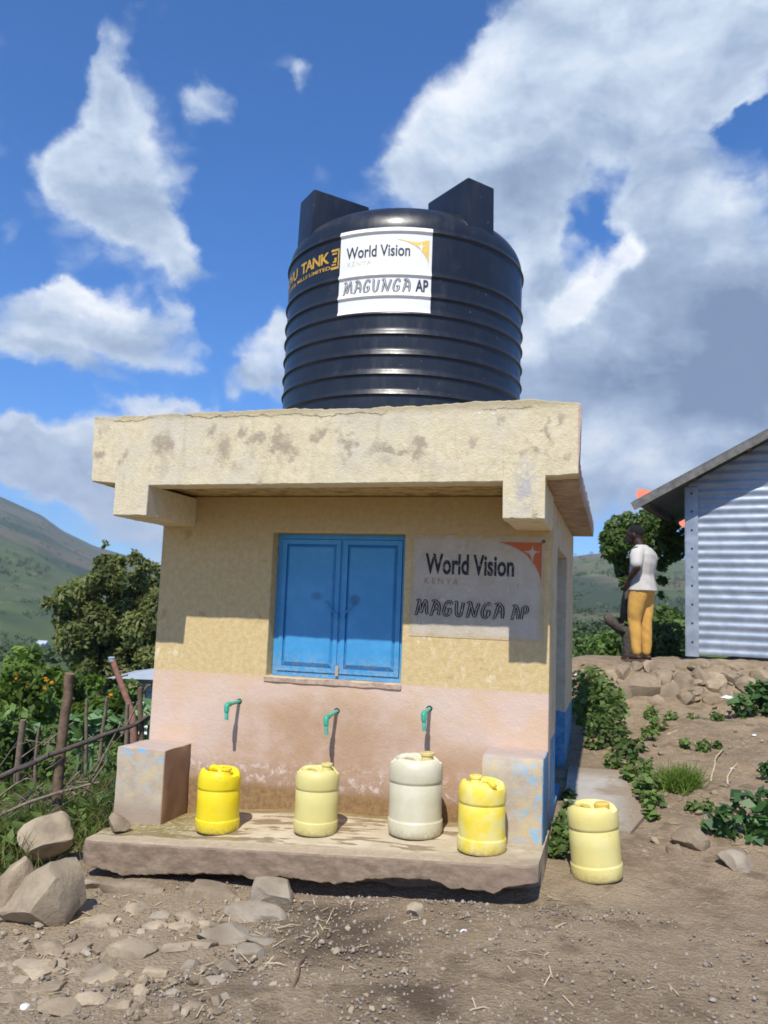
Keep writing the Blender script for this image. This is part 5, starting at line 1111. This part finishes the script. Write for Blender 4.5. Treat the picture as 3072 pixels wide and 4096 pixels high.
rock(575, 1955, .20, .13, .085, 'grey', 'grey layered rock leaning against the front of the apron', 108, (.35, .05, .2), .45, 1.2)
rock(12, 1990, .10, .1, .2, 'stone', 'dark brown boulder cut by the left border', 109, (0, .1, .4), .6, .8)
rock(540, 1992, .17, .10, .06, 'grey', 'low grey rock just below the layered rock', 116, (.1, 0, .1), .3, .9)
rock(405, 2098, .055, .045, .035, 'grey', 'loose grey stone lying before the low slabs', 110, (0, 0, .5), .4, .7)
rock(893, 1978, .055, .05, .045, 'pale', 'pale stone in front of the apron middle', 111, (0, 0, .5), .4, .7)
rock(95, 2062, .08, .06, .035, 'stone', 'dark flat stone below the biggest boulder', 112, (.0, .2, .5), .5, .7)
rock(1262-150, 2004, .035, .03, .025, 'stone', 'small brown stone in front of the apron right end', 113, (0, 0, .5), .4, .7)
# flat slabs and half buried stones, pieces of the yard
r = random.Random(21)
slabs = [(480, 2035, 85, 'grey'), (375, 2060, 55, 'pale'), (535, 2068, 62, 'grey'), (270, 2070, 75, 'pale'), (200, 2000, 60, 'pale'), (60, 2110, 80, 'pale'), (220, 2120, 60, 'pale'), (160, 2060, 50, 'stone'), (90, 2150, 60, 'stone'), (180, 1915, 38, 'grey'), (240, 2020, 40, 'pale'), (330, 2010, 46, 'pale'), (290, 1970, 40, 'pale'), (130, 1965, 36, 'stone'), (340, 1985, 34, 'grey'), (400, 1990, 46, 'stone'), (440, 2000, 34, 'pale'), (330, 2110, 46, 'pale'), (120, 2190, 60, 'stone'), (30, 2050, 30, 'stone'), (250, 2180, 46, 'stone'), (20, 2170, 40, 'stone'), (300, 2150, 30, 'stone'), (365, 2150, 26, 'grey'), (490, 2095, 36, 'pale'), (155, 2110, 32, 'pale'), (430, 2050, 50, 'pale'), (320, 2060, 44, 'stone'), (460, 2130, 40, 'grey'), (110, 2100, 44, 'pale'), (250, 1990, 40, 'stone'), (380, 2010, 40, 'pale'), (210, 2060, 44, 'stone'), (560, 2040, 40, 'grey'), (30, 2130, 44, 'pale'), (415, 2180, 34, 'stone'), (180, 2170, 50, 'pale'), (500, 1995, 40, 'stone')]
for i, (u, v, s, mt) in enumerate(slabs):
    p = ray_ground(u, v); D = (p-CAM).dot(AX_F); R = s*1.8517*D/F_PX*.80
    o = wlink('stone', rock_mesh(R*1.15, R*.85, R*.46, 300+i*7, 1.15 if i % 3 else .95, 3, 'stone'), M[mt], GROUND); o.location += p + Vector((0, R*.35, R*.02)); o.rotation_euler = (r.uniform(-.12, .2), r.uniform(-.15, .15), r.uniform(-.5, .5))
protos = [rock_mesh(1, .85, .65, 500+i*11, .7, 1, 'stone') for i in range(8)]
placed = 0
while placed < 210:
    u = r.uniform(0, 1200); v = r.uniform(1935, 2205)
    if r.random() > (.95 if u < 700 else .35): continue
    p = ray_ground(u, v)
    R = r.uniform(.010, .028)*(1.5 if u < 500 else 1)
    if p.y > -.80: continue
    o = link('stone', protos[placed % 8], M[('stone', 'pale', 'grey')[placed % 3]] if not protos[placed % 8].materials else None, GROUND); o.location = p + Vector((0, 0, R*.3)); o.scale = (R, R, R); o.rotation_euler = (r.uniform(-.5, .5), r.uniform(-.5, .5), r.uniform(0, 6)); placed += 1
def gravel():
    me0 = rock_mesh(1, .9, .7, 900, .6, 1); V0 = np.array([v.co for v in me0.vertices]); F0 = np.array([p.vertices for p in me0.polygons]); rr = np.random.default_rng(77); Vs = []; Fs = []; o = 0; cnt = 0
    while cnt < 8500:
        x = rr.uniform(.3, 4.6); y = -.72 - 2.0*rr.random(); 
        w = .9*math.exp(-((x-1.9)/.8)**2) + .42 + .5*(nz(x, y, 3, 2.2))
        if rr.random() > w: continue
        s = .0035 + .0095*rr.random()**3.0 + (.006 if rr.random() < .06 else 0); a = rr.uniform(0, 6.28); c, sn = math.cos(a), math.sin(a)
        v = V0*s*rr.uniform(.7, 1.3, 3); v = np.stack([v[:, 0]*c-v[:, 1]*sn, v[:, 0]*sn+v[:, 1]*c, v[:, 2]], 1) + (x, y, hz(x, y)+s*.35); Vs.append(v); Fs.append(F0+o); o += len(v); cnt += 1
    ob = link('gravel', fast_mesh('gravel', np.concatenate(Vs), np.concatenate(Fs), M['gravelstone'])); tag(ob, 'loose gravel and pebbles strewn over the yard', kind='stuff')
def gravel_fn(t, b, P, O, g):
    r = g.outputs['Random Per Island']; c = t.mix(r, (.17, .135, .10), (.36, .31, .25)); setc(t, b, c)
M['gravelstone'] = mat('gravel', gravel_fn, .9); gravel()
def chaff():
    rr = np.random.default_rng(91); C = []
    while len(C) < 520:
        k = rr.random()
        if k < .45: x, y = rr.uniform(3.4, 5.2), rr.uniform(.2, 4.3)
        elif k < .8: x, y = rr.uniform(.2, 1.9), rr.uniform(-2.4, -.95)
        else: x, y = rr.uniform(1.9, 4.4), rr.uniform(-2.2, -.4)
        C.append((x, y, hz(x, y)+.006))
    C = np.array(C); n = len(C); a = rr.uniform(0, 6.28, n); L = (.012+.05*rr.random(n)**2)[:, None]; d = np.stack([np.cos(a), np.sin(a), rr.normal(size=n)*.12], 1); q = np.stack([-np.sin(a), np.cos(a), np.zeros(n)], 1)*.0028
    V = np.stack([C-d*L-q, C-d*L+q, C+d*L+q, C+d*L-q], 1).reshape(-1, 3); ob = link('chaff', fast_mesh('chaff', V, np.arange(4*n).reshape(n, 4), M['straw'])); tag(ob, 'bits of straw and dry leaf strewn over the earth', kind='stuff')
chaff()
def brushwood():
    rr = random.Random(17); m = MB()
    for _ in range(60):
        u, v = rr.uniform(-20, 250), rr.uniform(1600, 1830)
        if v < 1600 + .2*(250-u)*0 or (u > 150 and v > 1790): continue
        p = at(u, v, 5.9+rr.uniform(-.15, .5)); a = rr.gauss(.5, .5); L = rr.uniform(.08, .34); d = (AX_R*math.cos(a)+AX_U*math.sin(a)+AX_F*rr.uniform(-.5, .5))*L
        if p.z < hz(p.x, p.y)-.02: p.z = hz(p.x, p.y)+rr.uniform(0, .1)
        m.tube([p-d*.5, p+Vector((rr.uniform(-.02, .02), 0, rr.uniform(-.02, .02))), p+d*.5], [rr.uniform(.003, .006), .003, .0015], 4)
    ob = link('brushwood', m.mesh('brushwood', M['twig'])); tag(ob, 'tangle of dry twigs piled along the stick fence', kind='stuff')
brushwood()
# concrete path slab at the right of the kiosk
m = MB(); pts = [(2.86, .33), (3.30, .42), (3.40, .75), (3.32, 1.2), (3.26, 1.78), (2.83, 1.80)]
topv = [(x, y, hz(x, y)+.022) for x, y in pts]; m.add(topv + [(x, y, z-.15) for x, y, z in topv], [(0, 1, 2, 3, 4, 5), (0, 6, 7, 1), (1, 7, 8, 2), (2, 8, 9, 3), (3, 9, 10, 4), (4, 10, 11, 5), (5, 11, 6, 0)])
o = link('path', m.mesh('path', M['concrete'])); tag(o, 'pale concrete path slab beside the kiosk', kind='structure')
# straws, sticks and litter
def scrap(name, u0, v0, u1, v1, rad, mt, label, cat, lift=.006, group=None):
    p, q = ray_ground(u0, v0), ray_ground(u1, v1); mid = (p+q)/2; L = (q-p)
    m = MB(); k = [p+L*t + Vector((0, 0, lift+rad + .008*math.sin(t*3.1)+.004*nz(t*4, u0, 0, 1))) + L.cross(Vector((0, 0, 1)))*.06*nz(t*2, u0*.01, 2, 1) - mid for t in np.linspace(0, 1, 8)]; m.tube(k, list(np.linspace(rad, rad*.7, 8)), 6)
    o = link(name, m.mesh(name, M[mt], True), None, None, mid); tag(o, label, cat, group); return o
scrap('stick', 628, 2148, 662, 2072, .006, 'wood', 'thin brown stick lying in the gravel at the bottom middle', 'stick')
scrap('stick', 495, 2010, 500, 1960, .004, 'straw', 'pale splinter leaning near the layered grey rock', 'stick')
for i, (u0, v0, u1, v1, lb) in enumerate(((590, 2012, 650, 2003, 'dry straw on damp earth in front of the apron'), (705, 2000, 722, 1970, 'short dry straw standing out on dark earth'), (870, 2000, 905, 1992, 'dry straw beside the pale stone'), (570, 2087, 620, 2092, 'long dry leaf strip below the low grey rock'), (500, 2052, 540, 2085, 'curled dry leaf strip among the flat stones'), (150, 1998, 215, 1985, 'dry maize leaf on the rubble'), (1015, 2190, 1060, 2184, 'pale straw at the bottom border'), (470, 2190, 500, 2150, 'slanting dry straw among the gravel'), (1570, 1700, 1590, 1650, 'pale stalk on the dirt slope'), (1530, 1690, 1560, 1620, 'long pale stalk lying across the slope'), (1440, 1590, 1490, 1575, 'dry stalk at the foot of the stone bank'), (1600, 1640, 1650, 1655, 'white stalk at the right of the slope'), (1200, 2010, 1225, 2000, 'bit of straw in the open yard'))):
    scrap('straw', u0, v0, u1, v1, .0035 if u0 < 1400 else .008, 'straw', lb, 'straw', group='dry straws scattered on the ground')
o = scrap('cigarette_end', 994, 2019, 1009, 2017, .005, 'litter', 'tiny white cigarette end in the yard', 'litter')
def crumple(name, u, v, s, mt, label, seed):
    p = ray_ground(u, v); o = link(name, rock_mesh(s, s*.7, s*.45, seed, 1.0, 2, name), M[mt], None, p+Vector((0, 0, s*.3))); o.rotation_euler = (.2, .1, seed); tag(o, label, 'litter'); return o
crumple('plastic_scrap', 55, 2180, .028, 'litter', 'white plastic scrap at the bottom left', 1.3); crumple('plastic_scrap', 258, 1990, .022, 'straw', 'pale torn husk on the rubble', 2.3)
crumple('plastic_scrap', 1570, 1512, .075, 'litter', 'white plastic bottle lying on the stone bank', 3.1); crumple('plastic_scrap', 1582, 1663, .03, 'litter', 'white plastic scrap on the dirt slope', 4.1); crumple('plastic_scrap', 1630, 1590, .03, 'litter', 'shiny white scrap at the right border of the slope', 5.1)
crumple('plastic_scrap', 1522, 1557, .03, 'blue_scrap', 'small blue scrap below the stone bank', 6.1); crumple('plastic_scrap', 1302, 1686, .025, 'blue_scrap', 'faded blue scrap in the shade of the kiosk', 7.1); crumple('plastic_scrap', 1318, 1688, .02, 'yellow_scrap', 'tiny yellow scrap at the edge of the kiosk shade', 8.1); crumple('plastic_scrap', 1246, 1462, .05, 'litter', 'white bag caught at the kiosk back corner', 9.1)

# ------------------------------------------------------------------ far woods and houses
def woodland():
    rr = np.random.default_rng(5); C = []; R = []; N = []
    for _ in range(15000):
        az = rr.uniform(-44, 12); r = 70*(900/70)**rr.random()**.85 if az > -25 else 48*(1200/48)**rr.random()**.8
        x = CAM.x+r*math.sin(math.radians(az)); y = CAM.y+r*math.cos(math.radians(az))
        dn = nz(x, y, 7, .011)+.6*nz(x, y, 2, .045)
        if dn < -.02 + .42*min(1, r/600) and rr.random() > .10: continue
        z = float(far_z(np.float64(az), np.float64(r))); z = min(z, float(hgt(x, y))-.6) if r < 56 else z
        s = rr.uniform(.7, 2.1)*(1+.3*(r > 300))*(.6 if r < 90 else 1)
        for k in range(3): C.append((x+rr.normal()*s*.5, y+rr.normal()*s*.5, z+s*rr.uniform(.3, .9))); R.append((s*.6, s*.6, s*.55))
    V, F = leaves(C, R, min(170000, len(C)*16), .42, .6, 9, 1.4)
    ob = link('far_woodland', fast_mesh('far_woodland', V, F, M['leaf_far'])); tag(ob, 'scattered trees and thickets covering the far valley and hillsides', kind='stuff')
woodland()
def far_house(u, v, D, s, label):
    p = at(u, v, D); H_ = empty('far_house', p-Vector((0, 0, s*.6)), label, 'house', 'tiny houses on the far hillside'); b = p-Vector((0, 0, s*.6)); m = MB(); m.box((b.x-s, b.y-s*.7, b.z-s), (b.x+s, b.y+s*.7, b.z+s*.5)); wlink('wall', m.mesh('wall', M['hut']), None, H_)
    m = MB(); m.add([(b.x-s*1.2, b.y-s*.9, b.z+s*.5), (b.x+s*1.2, b.y-s*.9, b.z+s*.5), (b.x+s*1.2, b.y+s*.9, b.z+s*.5), (b.x-s*1.2, b.y+s*.9, b.z+s*.5), (b.x-s*1.2, b.y, b.z+s*1.3), (b.x+s*1.2, b.y, b.z+s*1.3)], [(0, 1, 5, 4), (2, 3, 4, 5), (1, 2, 5), (3, 0, 4), (0, 3, 2, 1)]); wlink('roof', m.mesh('roof', M['hutroof']), None, H_)
for u, v, D, s, lb in ((1448, 1401-203, 520, 2.2, 'tiny white roofed house on the far hill left of the shed'), (1496-38, 1299, 300, 1.2, 'tiny white house above the olive bush'), (1447, 1300, 300, 2.2, 'tiny pale house beside the person on the far slope'), (1416-118, 1300, 260, 1.0, 'tiny house far right of the kiosk corner')):
    pass
for u, v, D, s, lb in ((1448, 1298, 330, 1.5, 'tiny white roofed house on the far slope just left of the shed'), (1422, 1296, 330, 1.1, 'tiny pale house on the far slope right of the person'), (1448-0-0-80-120, 1401, 90, .55, 'tiny white roof among the far trees left of the person'), (92, 1391, 240, 1.4, 'tiny pale house on the left hillside above the tree'), (56, 1447, 200, 1.3, 'tiny pale house low on the left slope'), (15, 1428, 220, 1.0, 'tiny house at the left border of the far slope'), (165, 1470, 190, 1.3, 'tiny pale house below the dark tree branches')):
    far_house(u, v, D, s, lb)

# ------------------------------------------------------------------ the person
class Flesh:
    "overlapping ellipsoids and tapered limbs, fused into one skin"
    def __init__(s): s.m = MB()
    def ball(s, c, r, rot=None, n=20):
        prof = [(math.sin(math.pi*i/12), -math.cos(math.pi*i/12)) for i in range(13)]; prof[0] = (.02, -1); prof[-1] = (.02, 1)
        def fn(p, rr, a, z):
            q = Vector((p[0]*r[0], p[1]*r[1], p[2]*r[2]))
            if rot is not None: q = rot @ q
            return tuple(bp_(q.x+c[0], q.y+c[1], q.z+c[2]))
        s.m.lathe(prof, n, fn=fn, cap0=True, cap1=True)
    def limb(s, pts, rad, n=14):
        s.m.tube([bp_(*p) for p in smooth_line(pts, 5)], list(np.interp(np.linspace(0, len(pts)-1, (len(pts)-1)*5+1), range(len(pts)), rad)), n)
        for p, r in ((pts[0], rad[0]), (pts[-1], rad[-1])): s.ball(p, (r, r, r), None, 12)
    def stack(s, rings, n=26):
        "(z, centre f, half depth, half width)"
        R_ = []
        zz = [r[0] for r in rings]
        for z in np.linspace(zz[0], zz[-1], 30):
            f, hd, hw = (float(np.interp(z, zz, [r[k] for r in rings])) for k in (1, 2, 3))
            R_.append([bp_(f + hd*math.copysign(abs(math.cos(t))**.85, math.cos(t)), hw*math.copysign(abs(math.sin(t))**.85, math.sin(t)), z) for t in np.linspace(0, 2*math.pi, n, endpoint=False)])
        s.m.loft(R_)
    def build(s, name, mt, parent, voxel, smooth=3, fold=None):
        me = s.m.mesh(name, mt); o = bpy.data.objects.new(name, me); COL.objects.link(o)
        md = o.modifiers.new('fuse', 'REMESH'); md.mode = 'VOXEL'; md.voxel_size = voxel
        sm_ = o.modifiers.new('relax', 'SMOOTH'); sm_.factor = .5; sm_.iterations = smooth
        bpy.context.view_layer.update(); m2 = bpy.data.meshes.new_from_object(o.evaluated_get(bpy.context.evaluated_depsgraph_get())); m2.name = name
        bpy.data.objects.remove(o); bpy.data.meshes.remove(me); m2.materials.clear(); m2.materials.append(mt)
        if fold:
            for v in m2.vertices: v.co += v.normal*fold(v.co)
        m2.polygons.foreach_set('use_smooth', [True]*len(m2.polygons)); return link(name, m2, None, parent)
PB = Vector((3.50, 5.45, 0)); PB.z = hz(PB.x, PB.y)+.012
FW = Vector((-.90, .43, 0)).normalized(); LF = Vector((-FW.y, FW.x, 0))
def bp_(f, l, u): return FW*f + LF*l + Vector((0, 0, u))
B = Flesh()
B.stack([(.84, 0, .10, .15), (.95, .0, .105, .155), (1.08, 0, .095, .135), (1.22, -.015, .105, .155), (1.32, -.02, .095, .16), (1.40, -.01, .06, .075)])
B.limb([(-.01, 0, 1.36), (.02, 0, 1.43), (.055, 0, 1.50)], [.068, .060, .062])
tilt = Matrix.Rotation(math.radians(24), 3, 'Y')
B.ball((.085, 0, 1.575), (.100, .078, .112), tilt); B.ball((.125, 0, 1.515), (.062, .058, .075), tilt); B.ball((.195, 0, 1.525), (.022, .017, .028), tilt); B.ball((.185, 0, 1.485), (.020, .028, .016), tilt); B.ball((.160, 0, 1.455), (.032, .036, .026), tilt); B.ball((.178, 0, 1.565), (.018, .05, .012), tilt)
for s_ in (1, -1): B.ball((.06, s_*.080, 1.550), (.022, .012, .034), tilt)
def arm(s_, elb, wr, hd, fd):
    B.limb([(-.02, s_*.17, 1.34), (-.035, s_*.215, 1.25), elb], [.060, .052, .042]); B.limb([elb, ((elb[0]+wr[0])/2, (elb[1]+wr[1])/2, (elb[2]+wr[2])/2), wr], [.043, .042, .027])
    fw = Vector(fd).normalized(); side = Vector((0, 0, 1)).cross(fw); side = side.normalized() if side.length > .1 else Vector((1, 0, 0)); h = Vector(hd)
    B.limb([wr, tuple(h), tuple(h+fw*.04)], [.026, .032, .030]); nrm = fw.cross(side).normalized()*s_
    for q in range(4):
        ln = (.064, .076, .072, .055)[q]; p0 = h+fw*.04+side*((q-1.5)*.019)
        B.limb([tuple(p0), tuple(p0+fw*ln*.5+nrm*.006), tuple(p0+fw*ln*.95+nrm*.026)], [.0105, .0095, .0085], 8)
    B.limb([tuple(h-side*.02), tuple(h-side*.045+fw*.025), tuple(h-side*.045+fw*.06+nrm*.012)], [.013, .0115, .010], 8)
arm(1, (-.075, .275, 1.13), (.055, .235, .985), (.085, .220, .935), (.45, -.18, -.85))
arm(-1, (.0, -.275, 1.13), (.15, -.19, 1.03), (.19, -.14, 1.0), (.7, .5, -.35))
for s_, kn, an in ((1, (.05, .085, .48), (.02, .085, .085)), (-1, (-.02, -.08, .48), (-.03, -.08, .085))):
    B.limb([(0, s_*.085, .86), (kn[0]*.5, s_*.09, .66), kn, ((kn[0]+an[0])/2-.02, kn[1], .30), an], [.09, .078, .055, .05, .036]); B.limb([(an[0]-.04, an[1], .035), (an[0]+.05, an[1]+s_*.005, .045), (an[0]+.13, an[1]+s_*.012, .028), (an[0]+.175, an[1]+s_*.014, .020)], [.032, .038, .034, .020])
PE = B.build('person', M['skin'], None, .0065, 2); PE.location = PB
tag(PE, 'person in white t-shirt and mustard trousers standing on the terrace, head bowed', 'person')
def folds(sc, amp, z0, z1):
    def f(c):
        k = .4 + .6*max(0, 1-abs((c.z-z0)/(z1)));
        return amp*k*(noise.noise(Vector((c.x*sc*1.2, c.y*sc*1.2, c.z*sc*.35))) + .55*noise.noise(Vector((c.x*sc*1.1+c.z*sc*.9, c.y*sc*1.1, c.z*sc*.8+4))))
    return f
S_ = Flesh()
S_.stack([(.855, -.012, .172, .215), (.93, -.008, .158, .203), (1.05, -.005, .135, .180), (1.20, -.025, .140, .195), (1.31, -.03, .125, .195), (1.37, -.025, .100, .155), (1.415, -.01, .078, .088), (1.43, -.005, .07, .074)])
for s_, e in ((1, (-.055, .255, 1.185)), (-1, (-.01, -.258, 1.185))): S_.limb([(-.025, s_*.13, 1.335), (-.035, s_*.205, 1.28), e], [.082, .085, .077])
S_.build('shirt', M['shirt'], PE, .011, 2, folds(11, .010, .98, .22))
T_ = Flesh()
T_.stack([(.80, .0, .125, .165), (.88, -.015, .140, .175), (.96, .0, .130, .168), (1.0, .0, .125, .160)])
for s_, kn, an in ((1, (.05, .085, .48), (.02, .085, .06)), (-1, (-.02, -.08, .48), (-.03, -.08, .06))): T_.limb([(-.01, s_*.082, .84), (kn[0]*.5, s_*.088, .66), kn, ((kn[0]+an[0])/2-.01, kn[1], .28), (an[0]-.005, an[1], .11)], [.120, .106, .083, .070, .058])
T_.build('trousers', M['trouser'], PE, .011, 2, folds(9, .013, .45, .45))
Hr = Flesh(); Hr.ball((.068, 0, 1.600), (.100, .082, .092), Matrix.Rotation(math.radians(-8), 3, 'Y')); Hr.build('hair', M['hair'], PE, .009, 1)
for s_, x in ((1, .085), (-1, .035)):
    m = MB(); c = bp_(x, s_*.09, .004); q = [c + FW*(.135*math.cos(a)) + LF*(.05*math.sin(a)*(1+.15*math.cos(a))) for a in np.linspace(0, 2*math.pi, 18, endpoint=False)]; m.loft([[p-Vector((0, 0, .014)) for p in q], [p+Vector((0, 0, .010)) for p in q]])
    m.tube([c+LF*.048+FW*.02+Vector((0, 0, .005)), c+FW*.055+Vector((0, 0, .072)), c-LF*.048+FW*.02+Vector((0, 0, .005))], .009, 6); link('sandal', m.mesh('sandal', M['sole'], True, 40), None, PE)

# ------------------------------------------------------------------ air
hm = bpy.data.materials.new('haze'); hm.use_nodes = True; ht = hm.node_tree; ht.nodes.clear()
hv = ht.nodes.new('ShaderNodeVolumePrincipled'); hv.inputs['Color'].default_value = (.80, .88, 1.0, 1); hv.inputs['Density'].default_value = .00032; hv.inputs['Anisotropy'].default_value = .2
ho = ht.nodes.new('ShaderNodeOutputMaterial'); ht.links.new(hv.outputs[0], ho.inputs['Volume'])
m = MB(); m.box((-2300, -2300, -140), (2300, 2300, 270)); hb = link('haze', m.mesh('haze', hm)); tag(hb, 'thin bluish haze over the valley', kind='stuff')
SC.cycles.volume_bounces = 0; SC.cycles.volume_step_rate = 5
